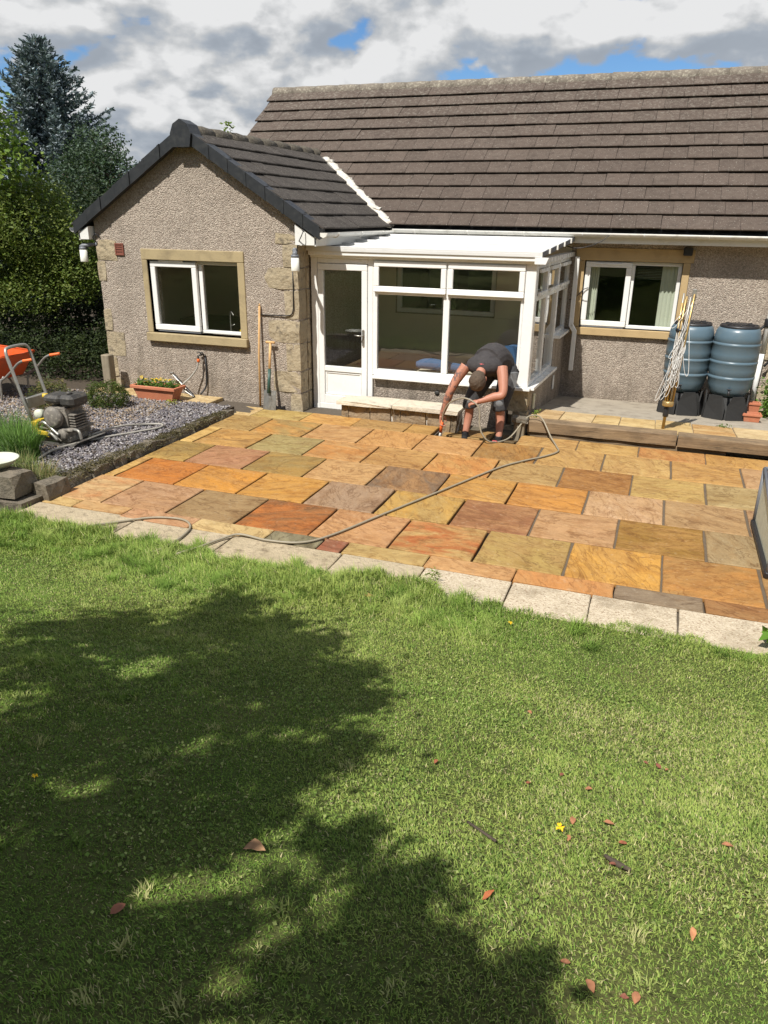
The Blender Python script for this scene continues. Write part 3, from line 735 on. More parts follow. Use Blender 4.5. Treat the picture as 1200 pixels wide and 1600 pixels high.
pane('pane', win1, -6.582, -6.003, .998, 1.769, GY+.05); pane('pane', win1, -5.868, -5.325, .952, 1.81, GY+.10)
# kitchen seen dimly through it
rm = MB(); rm.box(-7.2, -4.7, 11.0, 11.05, 0, 2.3); rm.box(-7.22, -7.2, 9.34, 11.0, 0, 2.3); rm.box(-4.69, -4.67, 9.34, 11.0, 0, 2.3)
rm.build('kitchen_wall', 'cream', house)
MB().box(-7.2, -4.7, 9.34, 11.0, -.05, .0).build('kitchen_floor', 'floor', house)
MB().box(-7.2, -4.7, 9.34, 11.05, 2.31, 2.33).build('kitchen_ceiling', 'cream', house)
MB().box(-7.15, -4.75, 9.36, 9.85, .05, .86).box(-7.15, -4.75, 10.4, 10.98, .05, .9).build('worktop', 'dark', house)
tp = MB(); tp.tube(bez([(-5.70, 9.50, .86), (-5.70, 9.50, 1.10), (-5.66, 9.46, 1.17), (-5.60, 9.42, 1.13)], 5), .010, 6); tp.tube([(-5.70, 9.5, .97), (-5.62, 9.47, 1.0)], .008, 6); tp.build('kitchen_tap', 'steel', house)
ut = thing('kitchen_utensils', (-5.50, 9.62, .86), 'yellow spatula and whisks in a pot behind the kitchen window', 'utensils')
MB().lathe([(.045, 0), (.055, .14), (.05, .14), (.04, .01)], (-5.50, 9.62, .86), 14).build('pot', 'steel', ut)
MB().bar((-5.50, 9.62, .95), (-5.32, 9.60, 1.32), .03, .008).bar((-5.34, 9.60, 1.28), (-5.27, 9.59, 1.45), .07, .008, .003).build('spatula', 'yellow', ut)
for k in range(4):
    MB().tube([(-5.50+.01*k, 9.62, .95), (-5.58+.07*k, 9.6, 1.25)], .005, 5).build('whisk', 'steel', ut)
sp_ = MB(); sp_.ball((-5.36, 9.22, .955), (.04, .03, .028), 8, 6, .08); sp_.ball((-5.345, 9.21, .985), .02, 8, 6)
sp_.build('sponge', 'yellow', label='small yellow sponge on the inside sill of the gable window', cat='sponge')
# vent
v = MB(); frame(v, -7.17, -7.03, 1.90, 2.055, GY-.02, GY+.02, .018, .002)
v = v.build('air_vent', 'vent', house)
for k in range(4): MB().bar((-7.151, GY-.006, 1.925+.032*k), (-7.049, GY-.006, 1.925+.032*k), .012, .022).build('louvre', 'vent', v)
# --- verge caps along the gable and the ridge end block
VY0, VY1 = 8.925, 9.10
def verge(x0, x1, k):
    z0, z1 = wing_z(x0), wing_z(x1); h = .11; o = .006*(k % 2)
    m = MB(); t = .075
    m.add([(x0, VY0-o, z0-h), (x1, VY0-o, z1-h), (x1, VY0-o, z1+.045+o), (x0, VY0-o, z0+.045+o), (x0, VY1, z0-h+.03), (x1, VY1, z1-h+.03), (x1, VY1, z1+.045+o), (x0, VY1, z0+.045+o)],
          [(0, 1, 2, 3), (3, 2, 6, 7), (7, 6, 5, 4), (0, 4, 5, 1), (0, 3, 7, 4), (1, 5, 6, 2)])
    # raised collar where one cap laps the next
    dx = (x1-x0); a0 = x0+dx*.86; za = z0+(z1-z0)*.86
    m.add([(a0, VY0-o-.008, za-h-.004), (x1, VY0-o-.008, z1-h-.004), (x1, VY0-o-.008, z1+.052), (a0, VY0-o-.008, za+.052), (a0, VY0+.02, za-h), (x1, VY0+.02, z1-h), (x1, VY0+.1, z1+.053), (a0, VY0+.1, za+.053)],
          [(0, 1, 2, 3), (3, 2, 6, 7), (0, 4, 5, 1), (0, 3, 7, 4), (1, 5, 6, 2)])
    m.build('verge_cap', 'verge', house)
n = 7
for i in range(n):
    verge(EX0+(AX-EX0-.09)*i/n, EX0+(AX-EX0-.09)*(i+1)/n, i)
    verge(EX1-(EX1-AX-.09)*i/n, EX1-(EX1-AX-.09)*(i+1)/n, i)
MB().prism([(AX-.12, AZ-.20), (AX+.12, AZ-.20), (AX+.15, AZ-.05), (AX+.10, AZ+.06), (AX, AZ+.115), (AX-.10, AZ+.06), (AX-.15, AZ-.05)], 8.895, 9.14).build('ridge_end_cap', 'verge', house)
# white boxed eave ends
for sx, e in ((1, EX1), (-1, EX0)):
    gx = GX1 if sx > 0 else GX0
    MB().prism([(gx+sx*.03, 2.10), (e-sx*.06, 2.10), (e-sx*.05, EZ-.10), (gx+sx*.03, wing_z(gx)-.16)][::1 if sx > 0 else -1], 8.95, 9.12).build('box_end', 'fascia', house)
    MB().box(min(e-sx*.075, e-sx*.055), max(e-sx*.075, e-sx*.055), 8.95, 11.9, 2.09, EZ-.02).build('fascia_board', 'fascia', house)
    MB().box(min(gx, e-sx*.08), max(gx, e-sx*.08), 9.125, 11.9, 2.085, 2.097).build('soffit', 'fascia', house)
# --- roofs
TW, TL = .33, .305
def tile_mesh(name, w, mat, lift=.036):
    h = w/2-.0022; Ln = .385; dl = lift-.036
    V = [(-h, 0, .036), (h, 0, .036), (h, 0, .050), (-h, 0, .050), (-h, .010, .056), (h, .010, .056), (-h, Ln, .006), (h, Ln, .006), (-h, Ln, -.012), (h, Ln, -.012)]
    V = [(v_[0], v_[1], v_[2]+(dl if v_[1] < .1 else 0)) for v_ in V]
    F = [(0, 1, 2, 3), (3, 2, 5, 4), (4, 5, 7, 6), (6, 7, 9, 8), (0, 8, 9, 1), (0, 3, 4, 6, 8), (1, 9, 7, 5, 2)]
    return newmesh(name, V, F, mat)
T1 = tile_mesh('roof_tile', TW, 'tile'); T2 = tile_mesh('roof_tile', .30, 'tile2', .020)
def slope_sheet(name, pts, parent, mat='lead'):
    return MB().add(pts, [(0, 1, 2, 3)]).build(name, mat, parent)
def main_roof():
    x0, x1 = -7.42, 8.0
    roof = MB().add([(x0, EY, EMZ-.05), (x1, EY, EMZ-.05), (x1, RY, RZ-.05), (x0, RY, RZ-.05), (x0, 2*RY-EY, EMZ-.05), (x1, 2*RY-EY, EMZ-.05)], [(0, 1, 2, 3), (3, 2, 5, 4)]).build('main_roof', 'lead', house)
    sl = math.hypot(RY-EY, RZ-EMZ); u = Vector((0, RY-EY, RZ-EMZ)).normalized(); nrm = Vector((0, -u.z, u.y))
    R0 = Matrix((Vector((1, 0, 0)), u, nrm)).transposed(); cut = MB()
    g = (sl-.06)/12
    for c in range(12):
        base = Vector((0, EY, EMZ))+u*(c*g-.03)+nrm*.012; off = (TW/2 if c % 2 else 0)+.055*math.sin(c*2.3)
        k = 0
        while True:
            cx = x0+TW/2+k*TW-off; k += 1
            if cx > x1: break
            w = None
            if cx-TW/2 < x0: continue
            zc = base.z+.12
            if zc < wing_z(cx)-.22 and base.y < 13.0 and cx < EX1 and cx > EX0: continue       # roofed over by the wing
            p = Vector((cx, base.y, base.z)); j = Matrix.Rotation(rnd.gauss(0, .006), 3, 'Z') @ Matrix.Rotation(rnd.gauss(0, .006), 3, 'X')
            p += nrm*rnd.uniform(-.003, .004)
            if cx < 1.40: inst('roof_tile', T1, p, R0 @ j, roof)
            else:
                RR = R0 @ j; cut.add([p+RR@v.co for v in T1.vertices], [tuple(f.vertices) for f in T1.polygons])
        if off > 0.02:                                                                        # half tile at the verge
            w = TW-off if off < TW else .1
            p = Vector((x0, base.y, base.z)); xs_ = TW-off
            m = MB(); h = .026
            m.add([p+R0@Vector(q) for q in [(0, 0, .034), (xs_-.004, 0, .034), (xs_-.004, 0, .055), (0, 0, .055), (0, .385, .006), (xs_-.004, .385, .006)]], [(0, 1, 2, 3), (3, 2, 5, 4), (0, 3, 4), (1, 5, 2)])
            m.build('roof_tile', 'tile', roof)
    cut.build('roof_tiles_beyond', 'tile', roof, kind='stuff')
    # ridge
    a = x0
    k = 0
    while a < 6:
        b = a+.44
        MB().tube([(a, RY, RZ-.055+rnd.uniform(-.006, .006)), ((a+b)/2, RY, RZ-.05), (b-.004, RY, RZ-.055)], [.125, .122, .118], 12).build('ridge_tile', 'ridge', roof); a = b; k += 1
    # verge edge board
    MB().bar((x0+.01, EY, EMZ-.075), (x0+.01, RY, RZ-.075), .03, .11).build('verge_board', 'lead', roof)
    # mortar bedding under ridge, uneven
    mb = MB(); pts = []
    for i in range(90):
        x = x0+i*(8.6/89)
        pts.append((x, RY-.125, RZ-.115+rnd.uniform(-.012, .012)))
    mb.tube(pts, [rnd.uniform(.022, .04) for _ in pts], 6); mb.build('ridge_mortar', 'ridge', roof)
    return roof
mroof = main_roof()
def wing_roof():
    roof = MB()
    yb = 13.3
    roof.add([(EX1, VY1, EZ-.04), (EX1, 11.75, EZ-.04), (AX, yb, AZ-.04), (AX, VY1, AZ-.04), (EX0, VY1, EZ-.04), (EX0, yb, EZ-.04)], [(0, 1, 2, 3), (3, 2, 5, 4)])
    roof = roof.build('wing_roof', 'lead', house)
    sl = math.hypot(EX1-AX, AZ-EZ); g = (sl-.05)/7; far = MB()
    for side in (1, -1):
        u = Vector((-side*(EX1-AX), 0, AZ-EZ)).normalized(); along = Vector((0, side, 0)); nrm = along.cross(u)
        R0 = Matrix((along, u, nrm)).transposed(); ex = EX1 if side > 0 else EX0
        for c in range(7):
            base = Vector((ex, 0, EZ))+u*(c*g-.03)+nrm*.012; off = .15 if c % 2 else 0
            y = VY0+.02+.15-off; k = 0
            while y < 13.2:
                ok = y > VY0+.13
                zt = base.z+u.z*.2
                if main_z(y-.15) > zt+.10: break
                if ok:
                    p = Vector((base.x, y, base.z))+nrm*rnd.uniform(-.004, .005)
                    j = Matrix.Rotation(rnd.gauss(0, .008), 3, 'Z') @ Matrix.Rotation(rnd.gauss(0, .008), 3, 'X')
                    if side > 0: inst('roof_tile', T2, p, R0 @ j, roof)
                    else: far.add([p+R0@v.co for v in T2.vertices], [tuple(f.vertices) for f in T2.polygons])
                y += .30
    far.build('roof_tiles_far_slope', 'tile2', roof, kind='stuff')
    y = 9.13
    while y < 12.85:
        MB().tube([(AX, y, AZ-.045), (AX, y+.22, AZ-.035), (AX, y+.435, AZ-.05)], [.112, .112, .111], 10).build('ridge_tile', 'ridge2', roof); y += .44
    pts = [(AX+.115, 9.12+i*.05, AZ-.115+rnd.uniform(-.012, .012)) for i in range(76)]
    MB().tube(pts, [rnd.uniform(.015, .032) for _ in pts], 6).build('ridge_mortar', 'ridge2', roof)
    # valley fillet: lumps of pale mortar along the line where the slopes meet
    vp = []
    for i in range(46):
        t = i/45; x = EX1+.02+(AX+.10-EX1-.02)*t; z = wing_z(x)+.055; y = EY+(z-.03-EMZ)/ms
        if t > .93: break
        vp.append((x+rnd.uniform(-.010, .010), y-.02, z+rnd.uniform(-.006, .008)))
    MB().tube(vp, [rnd.uniform(.078, .092) for _ in vp], 8, squash=.6).build('valley_fillet', 'mortar', roof)
    for i in range(2, len(vp)-1, 6):
        p = Vector(vp[i]); s = rnd.uniform(.04, .075)
        MB().rock(p.x-s, p.x+s, p.y-s, p.y+s, p.z-.02, p.z+.055, .012, .4).build('mortar_lump', 'mortar', roof)
    # lead seen at the head of the valley
    a, b = Vector(vp[-1]), Vector(vp[-9])
    MB().bar(a+Vector((-.03, -.03, .02)), b+Vector((-.03, -.03, .02)), .10, .02).build('valley_lead', 'galv', roof)
    return roof
wroof = wing_roof()
# weed on the wing ridge
# --- main walls
MOP = (-1.135, .205, .935, 1.88); IOP = (-4.02, -2.42, 1.0, 1.92)
g = MB(); holed_wall(g, GX1+.0, 8.0, -.4, 2.32, [MOP, IOP], MY, MY+.28); g.build('main_wall', 'pebble', house)
MB().box(GX1+.002, -1.34, MY-.014, MY-.002, -.1, .99).box(GX1+.002, -4.03, MY-.014, MY-.002, .992, 2.08).box(-2.41, -1.34, MY-.014, MY-.002, .992, 2.08).box(-4.028, -2.412, MY-.014, MY-.002, 1.93, 2.08).build('rendered_panel', 'cream', house)
g = MB(); g.box(-7.3, -7.05, 13.25, 17.2, -.3, 2.3); g.box(7.7, 8, MY+.285, 17.2, -.3, 2.3); g.box(-7.3, 8, 17.2, 17.45, -.3, 2.3)
g.prism([(EY+.3, 2.3), (2*RY-EY-.3, 2.3), (RY, RZ-.25)], -7.3, -7.05, 'X'); g.build('end_wall', 'pebble', house)
# painted stone surround of the right window
MB().box(-1.27, .335, MY-.02, MY+.12, 1.88, 2.055, .005).build('lintel', 'surround2', house)
MB().box(-1.235, MOP[0], MY-.017, MY+.12, .937, 1.878, .004).build('jamb_stone', 'surround2', house)
MB().box(MOP[1], .30, MY-.017, MY+.12, .937, 1.878, .004).build('jamb_stone', 'surround2', house)
MB().box(-1.25, .31, MY-.055, MY+.12, .83, .935, .005).build('window_sill', 'surround2', house)
wf = MB(); frame(wf, MOP[0]+.006, MOP[1]-.006, MOP[2]+.004, MOP[3]-.004, MY+.055, MY+.115, .05); wf.box(-.495, -.43, MY+.056, MY+.114, MOP[2]+.056, MOP[3]-.056, .005)
win2 = wf.build('window', 'white', house)
sash = MB(); frame(sash, -1.12, -.475, .96, 1.865, MY+.012, MY+.054, .075); sash.build('sash_frame', 'white', win2)
MB().box(-.97, -.62, MY-.002, MY+.0115, 1.825, 1.85, .003).build('trickle_vent', 'white', win2)
MB().box(-1.10, -.50, MY+.016, MY+.05, .94, .9595).build('drip_bar', 'lampgrey', win2)
pane('pane', win2, -1.046, -.548, 1.034, 1.792, MY+.035); pane('pane', win2, -.428, .148, .99, 1.826, MY+.075)
for x0, x1 in ((-1.06, -.93), (-.06, .17)):
    m = MB(); pts = []
    nn = 14
    V = []; F = []
    for i in range(nn+1):
        x = x0+(x1-x0)*i/nn; yy = MY+.155+.015*math.sin(i*1.9); V += [(x, yy, .55), (x, yy, 2.0)]
    for i in range(nn): F.append((2*i, 2*i+2, 2*i+3, 2*i+1))
    MB().add(V, F, True).build('curtain', 'curtain', house)
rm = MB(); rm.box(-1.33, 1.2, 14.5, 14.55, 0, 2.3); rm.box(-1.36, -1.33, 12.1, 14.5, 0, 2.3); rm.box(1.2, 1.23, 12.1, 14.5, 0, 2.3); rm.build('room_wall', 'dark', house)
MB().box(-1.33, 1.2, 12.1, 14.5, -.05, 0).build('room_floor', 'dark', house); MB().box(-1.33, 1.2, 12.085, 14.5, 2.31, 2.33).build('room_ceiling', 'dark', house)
sl_ = win2
for k in range(9):
    MB().bar((-.40, MY+.26, 1.81-k*.022), (.14, MY+.26, 1.81-k*.022), .02, .003).build('blind_slat', 'lampgrey', win2)
# window from the old back wall, now inside the conservatory
wf = MB(); frame(wf, IOP[0]+.005, IOP[1]-.005, IOP[2]+.005, IOP[3]-.005, MY+.02, MY+.09, .07); wf.box(-3.27, -3.17, MY+.021, MY+.089, IOP[2]+.08, IOP[3]-.08, .004)
win3 = wf.build('window', 'white', house); pane('pane', win3, -3.945, -3.275, 1.08, 1.84, MY+.055); pane('pane', win3, -3.165, -2.50, 1.08, 1.84, MY+.055)
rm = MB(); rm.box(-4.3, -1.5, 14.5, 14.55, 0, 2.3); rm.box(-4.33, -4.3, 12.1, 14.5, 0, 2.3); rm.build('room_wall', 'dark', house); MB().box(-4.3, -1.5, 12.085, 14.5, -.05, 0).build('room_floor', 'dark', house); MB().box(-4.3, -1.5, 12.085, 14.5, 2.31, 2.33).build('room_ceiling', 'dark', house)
# --- right-hand quoins and edge stones of the main wall
for i in range(6):
    z0 = -.1+i*.36
    MB().rock(1.44+(.08 if i % 2 else 0), 2.0, MY-.03, MY+.1, z0+.01, z0+.35, .012, .12, 140+i).build('quoin_stone', 'quoin', house)
# --- gutters, fascia
MB().box(EX1+.0, 8, EY+.03, EY+.055, 2.12, 2.27).build('fascia_board', 'fascia', house)
MB().box(GX1+.01, 8, EY+.06, MY-.003, 2.122, 2.134).build('soffit', 'fascia', house)
def gutter(p0, p1):
    p0, p1 = Vector(p0), Vector(p1); d = (p1-p0).normalized(); s = d.cross(Vector((0, 0, 1))); m = MB(); V = []; F = []; r = .055; n = 9
    for e, p in enumerate((p0, p1)):
        for i in range(n):
            a = math.pi*i/(n-1); V.append(p+s*(-math.cos(a)*r)-Vector((0, 0, math.sin(a)*r)))
        for i in range(n):
            a = math.pi*(n-1-i)/(n-1); V.append(p+s*(-math.cos(a)*(r-.004))-Vector((0, 0, math.sin(a)*(r-.004))))
    for i in range(2*n-1): F.append((i, i+1, 2*n+i+1, 2*n+i))
    F.append((2*n-1, 0, 2*n, 4*n-1)); F.append(tuple(range(2*n))); F.append(tuple(range(4*n-1, 2*n-1, -1)))
    o = m.add(V, F, True).build('gutter', 'gutter', house); L = (p1-p0).length; t = .35
    while t < L-.1:
        q = p0+d*t
        MB().tube([q+s*(.058*math.cos(math.pi+math.pi*i/8))-Vector((0, 0, .058*math.sin(math.pi*i/8))) for i in range(9)], .009, 5).build('bracket', 'gutter', o); t += .82
    return o
gutter((-3.98, EY-.035, EMZ-.035), (8, EY-.035, EMZ-.06)); gutter((EX1+.045, 8.96, EZ-.03), (EX1+.045, EY-.02, EZ-.035)); gutter((EX0-.045, 8.96, EZ-.03), (EX0-.045, 12.5, EZ-.035))
MB().prism([(EX1-.012, EZ-.028), (EX1+.102, EZ-.028), (EX1+.085, EZ-.07), (EX1+.045, EZ-.088), (EX1+.005, EZ-.07)], 8.945, 8.96).build('gutter_stop_end', 'gutter', house)
# downpipe at the right feeding the barrels
dp = MB(); dp.tube([(1.43, MY-.02, 2.10), (1.43, MY-.06, 1.95)], .036, 10); dp.tube([(1.42, MY-.06, 1.95), (1.40, MY-.08, .72)], .034, 10); dp.tube([(1.40, MY-.08, .72), (1.385, MY-.08, -.05)], .034, 10); dp = dp.build('downpipe', 'white', house)
MB().lathe([(.048, -.05), (.052, -.03), (.052, .05), (.046, .07)], (1.405, MY-.075, 1.13), 14).build('diverter', 'black', dp)
MB().tube(bez([(1.36, MY-.09, 1.1), (1.28, MY-.2, 1.03), (1.20, 11.15, 1.03)], 6), .016, 6).build('filler_hose', 'black', dp)
MB().tube(bez([(1.46, MY-.10, 1.05), (1.55, MY-.15, .95), (1.54, MY-.12, .7), (1.45, MY-.1, .55)], 6), .018, 6).build('filler_hose', 'black', dp)
# bulkhead light box under the eave, and little fittings
MB().box(.18, .30, MY-.10, MY-.01, 1.98, 2.09, .01).build('floodlight', 'black', house)
MB().tube([(GX1-.06, GY-.012, 1.86), (GX1-.055, GY-.02, 1.6), (GX1-.062, GY-.02, 1.32)]+bez([(GX1-.062, GY-.02, 1.32), (GX1-.09, GY-.02, 1.245), (GX1-.16, GY-.02, 1.222)], 5)+[(GX1-.56, GY-.012, 1.215)], .0075, 6).build('cable', 'black', house)
MB().tube(bez([(-4.25, 8.92, 2.28), (-4.27, 8.88, 2.2), (-4.36, 8.98, 2.12), (-4.40, 9.0, 2.0)], 8), .006, 6).build('cable', 'black', house)
MB().tube(bez([(-1.45, 11.42, 2.10), (-1.2, 11.3, 2.06), (-.95, 11.38, 2.13), (-.80, 11.45, 2.24)], 8), .006, 6).build('cable', 'black', house)
MB().tube(bez([(-1.30, 11.78, 1.32), (-1.22, 11.75, 1.36), (-1.12, 11.78, 1.47), (-1.05, 11.8, 1.5)], 6), .006, 6).build('cable', 'black', house)

# ================================================================== CONSERVATORY
CY = 9.38
cons = thing('conservatory', (-2.9, 9.4, -.1), 'white framed lean-to conservatory with glazed door and low wall', 'conservatory')
MB().box(-4.36, -1.46, CY+.02, MY-.02, -.30, -.10).build('floor', 'floor', cons)
# dwarf wall, front and side
MB().box(-3.52, -1.70, CY+.035, CY+.20, -.30, .430).build('dwarf_wall', 'pebble', cons)
SX0, SX1 = -1.445, -1.325                                     # the side wall runs slightly outwards
def sx(y): return SX0+(SX1-SX0)*(y-CY)/(MY-CY)
sw = MB()
def sidebox(mb, y0, y1, z0, z1, t0, t1):
    """box between offsets t0..t1 from the side wall's outer face"""
    P = [(sx(y0)+t0, y0), (sx(y0)+t1, y0), (sx(y1)+t1, y1), (sx(y1)+t0, y1)]
    return mb.prism(P, z0, z1, 'Z')
sidebox(sw, CY+.205, 10.95, -.3, .43, -.16, 0); sidebox(sw, 10.95, MY-.002, -.3, .86, -.16, 0); sw.build('side_wall', 'pebble', cons)
for i, (x0, x1, z0, z1) in enumerate([(-1.70, SX0+.012, .15, .425), (-1.62, SX0+.014, -.02, .145), (-1.72, SX0+.012, -.28, -.03)]):
    MB().rock(x0, x1, CY+.022, CY+.21, z0, z1, .012, .12, 200+i).build('quoin_stone', 'quoin', cons)
# sills
MB().box(-3.50, SX0+.035, CY-.055, CY+.03, .432, .472, .006).build('sill', 'white', cons)
s = MB(); sidebox(s, CY+.031, 10.95, .434, .470, -.10, .075); s.build('sill', 'white', cons)
s = MB(); sidebox(s, 10.955, MY-.05, .864, .90, -.10, .075); s.build('sill', 'white', cons)
# door
dr = MB(); dr.box(-4.385, -4.29, CY, CY+.07, -.05, 1.935, .006); dr.box(-3.585, -3.515, CY+.001, CY+.07, -.05, 1.935, .006); dr.box(-4.289, -3.586, CY, CY+.07, 1.872, 1.934, .006)
dr.build('door_frame', 'white', cons)
MB().box(-4.40, -3.50, CY-.07, CY+.03, -.105, -.055, .006).build('threshold', 'white', cons)
door = MB(); frame(door, -4.284, -3.591, -.045, 1.866, CY-.012, CY+.05, .078); door.box(-4.205, -3.67, CY-.011, CY+.049, .475, .545, .006); door.box(-4.205, -3.67, CY-.011, CY+.049, .034, .15, .005)
door = door.build('door', 'white', cons)
MB().box(-4.204, -3.671, CY+.012, CY+.03, .152, .473).build('door_panel', 'white', door)
pb = MB(); frame(pb, -4.20, -3.675, .156, .468, CY+.002, CY+.0115, .02, .003); pb.build('panel_bead', 'white', door)
pane('pane', door, -4.205, -3.67, .545, 1.787, CY+.02, 'glass2')
hd = MB(); hd.box(-3.655, -3.625, CY-.03, CY-.0125, .84, 1.06, .008); hd.tube([(-3.64, CY-.03, .98), (-3.64, CY-.062, .98), (-3.70, CY-.066, .98), (-3.75, CY-.064, .985)], .009, 7); hd.build('handle', 'steel', door)
# front glazing
ff = MB(); ff.box(-3.514, -1.575, CY+.002, CY+.07, .474, .555, .006); ff.box(-3.514, -1.575, CY+.002, CY+.07, 1.888, 1.935, .006); ff.box(-3.514, -3.455, CY+.003, CY+.069, .556, 1.887, .005); ff.box(-2.575, -2.495, CY+.003, CY+.069, .556, 1.887, .006); ff.box(-3.454, -2.576, CY+.003, CY+.068, 1.512, 1.56, .005); ff.box(-2.494, -1.61, CY+.003, CY+.068, 1.512, 1.56, .005); ff.box(-1.609, -1.576, CY+.003, CY+.069, .556, 1.887, .005)
ff.build('window_frame', 'white', cons)
MB().box(-1.574, SX0, CY-.004, CY+.125, .474, 1.935, .008).build('corner_post', 'white', cons)
for x0, x1 in ((-3.495, -2.545), (-2.525, -1.575)):
    v = MB(); frame(v, x0, x1, 1.548, 1.92, CY-.030, CY+.001, .068, .008); v.box(x0, x1, CY-.045, CY-.0305, 1.548, 1.566, .004); v = v.build('vent_sash', 'white', cons)
    pane('pane', v, x0+.066, x1-.066, 1.614, 1.854, CY-.012, 'glass2')
pane('pane', cons, -3.456, -2.574, .554, 1.513, CY+.035, 'glass2'); pane('pane', cons, -2.496, -1.608, .554, 1.513, CY+.035, 'glass2')
# side glazing
def side_light(y0, y1, z0, z1):
    m = MB(); w = .05
    sidebox(m, y0, y1, z0, z0+w, -.075, -.01); sidebox(m, y0, y1, z1-w, z1, -.075, -.01); sidebox(m, y0, y0+w, z0+w+.001, z1-w-.001, -.074, -.011); sidebox(m, y1-w, y1, z0+w+.001, z1-w-.001, -.074, -.011)
    zt = 1.50; sidebox(m, y0+w+.001, y1-w-.001, zt, zt+.055, -.073, -.012)
    m = m.build('side_window', 'white', cons)
    def sp(a, b): MB().add([(sx(y0+w)-.04, y0+w, a), (sx(y1-w)-.04, y1-w, a), (sx(y1-w)-.04, y1-w, b), (sx(y0+w)-.04, y0+w, b)], [(0, 1, 2, 3)]).build('pane', 'glass', m)
    sp(z0+w, zt); sp(zt+.055, z1-w)
    k = MB(); sidebox(k, y0+.08, y1-.08, 1.56, 1.60, -.009, .02); sidebox(k, y0+.08, y1-.08, 1.83, 1.87, -.009, .02); k.build('vent_sash', 'white', m)
side_light(CY+.13, 10.18, .475, 1.93); side_light(10.185, 10.95, .475, 1.93); side_light(10.955, MY-.05, .902, 1.93)
# fascia, eave beam, roof planks
MB().box(-4.38, SX0+.01, CY-.035, CY+.05, 1.937, 2.015, .006).build('eave_beam', 'white', cons)
MB().box(-4.385, SX0+.045, CY-.085, CY-.036, 1.968, 2.026, .008).build('eave_gutter', 'white', cons)
MB().prism([(SX0-.02, 1.945), (SX0+.11, 1.945), (SX0+.14, 2.02), (SX0-.02, 2.02)], CY-.11, CY-.0855).build('gutter_end', 'white', cons)
s = MB(); sidebox(s, CY+.052, MY-.03, 1.935, 1.99, -.08, .035); s.build('eave_beam', 'white', cons)
y0 = CY-.10; z0 = 2.022; N_ = 5; dy = (MY-.08-y0)/N_; dz = .135/N_
for k in range(N_):
    ya, yb, za, zb = y0+k*dy, y0+(k+1)*dy-.012, z0+k*dz, z0+(k+1)*dz
    xr = sx(ya)+.04
    p = MB(); p.add([(-4.40, ya, za), (xr, ya, za), (sx(yb)+.04, yb, zb), (-4.40, yb, zb), (-4.40, ya, za+.035), (xr, ya, za+.035), (sx(yb)+.04, yb, zb+.035), (-4.40, yb, zb+.035)], [(3, 2, 1, 0), (4, 5, 6, 7), (0, 1, 5, 4), (1, 2, 6, 5), (2, 3, 7, 6), (3, 0, 4, 7)])
    p = p.build('roof_plank', 'whiteroof', cons)
    MB().bar((-4.40, ya+.02, za+.045), (xr+.004, ya+.02, za+.045), .035, .035, .006).build('plank_rib', 'whiteroof', p)
    MB().bar((-4.40, ya+.16, za+.041), (xr+.002, ya+.16, za+.041), .012, .018, .003).build('plank_rib', 'whiteroof', p)
    MB().bar((xr+.006, ya+.05, za+.02), (sx(yb)+.046, yb-.03, zb+.02), .012, .055).build('plank_end', 'lampgrey', p)
    MB().box(xr+.0, xr+.026, ya+.0, ya+.035, za-.01, za+.062, .004).build('plank_clip', 'gutter', p)
MB().add([(-4.40, MY-.085, 2.17), (SX1+.05, MY-.085, 2.155), (SX1+.05, MY-.004, 2.24), (-4.40, MY-.004, 2.24)], [(0, 1, 2, 3)]).build('flashing', 'lead', cons)
# downpipe at the back corner
dp = MB(); X = SX1+.09; dp.box(X-.032, X+.032, MY-.14, MY-.08, .95, 1.93, .006); dp.bar((X, MY-.11, .97), (X+.06, MY-.11, .88), .064, .06, .006, (0, 1, 0)); dp.box(X+.028, X+.092, MY-.142, MY-.082, .30, .90, .006); dp.build('downpipe', 'white', cons)
MB().box(sx(9.75)+.002, sx(9.75)+.03, 9.72, 9.80, .12, .32, .008).build('vent_cover', 'bowl', cons)
MB().box(sx(11.1)+.002, sx(11.1)+.025, 11.05, 11.13, .12, .32, .008).build('vent_cover', 'white', cons)
MB().lathe([(.03, 0), (.034, .012), (.015, .02)], (-2.62, CY+.036, .30), 10, (0, -1, 0)).build('pipe_stub', 'engineblk', cons)
# things inside
b = MB(); b.tube(bez([(-2.95, CY+.15, .625), (-2.77, CY+.17, .645), (-2.50, CY+.16, .625), (-2.22, CY+.18, .615)], 6), [.04, .05, .06, .065, .07, .072, .075, .075, .075, .075, .07, .07, .066, .062, .06, .055, .05, .045, .03], 9)
b.build('denim_jacket', 'blue', label='blue denim jacket lying rolled on the inside sill of the conservatory', cat='jacket')
b = MB(); b.rock(-1.80, -1.62, CY+.13, CY+.35, .55, .95, .02, .5, 5); b.build('blue_bag', 'blue', label='dark blue cloth bag inside the right corner of the conservatory', cat='bag')
MB().box(-2.95, -1.62, CY+.12, CY+.42, .50, .535).build('inner_shelf', 'cream', cons)
MB().box(-1.66, -1.63, CY+.5, CY+.53, -.1, 1.05).build('blind_cord_post', 'white', cons)

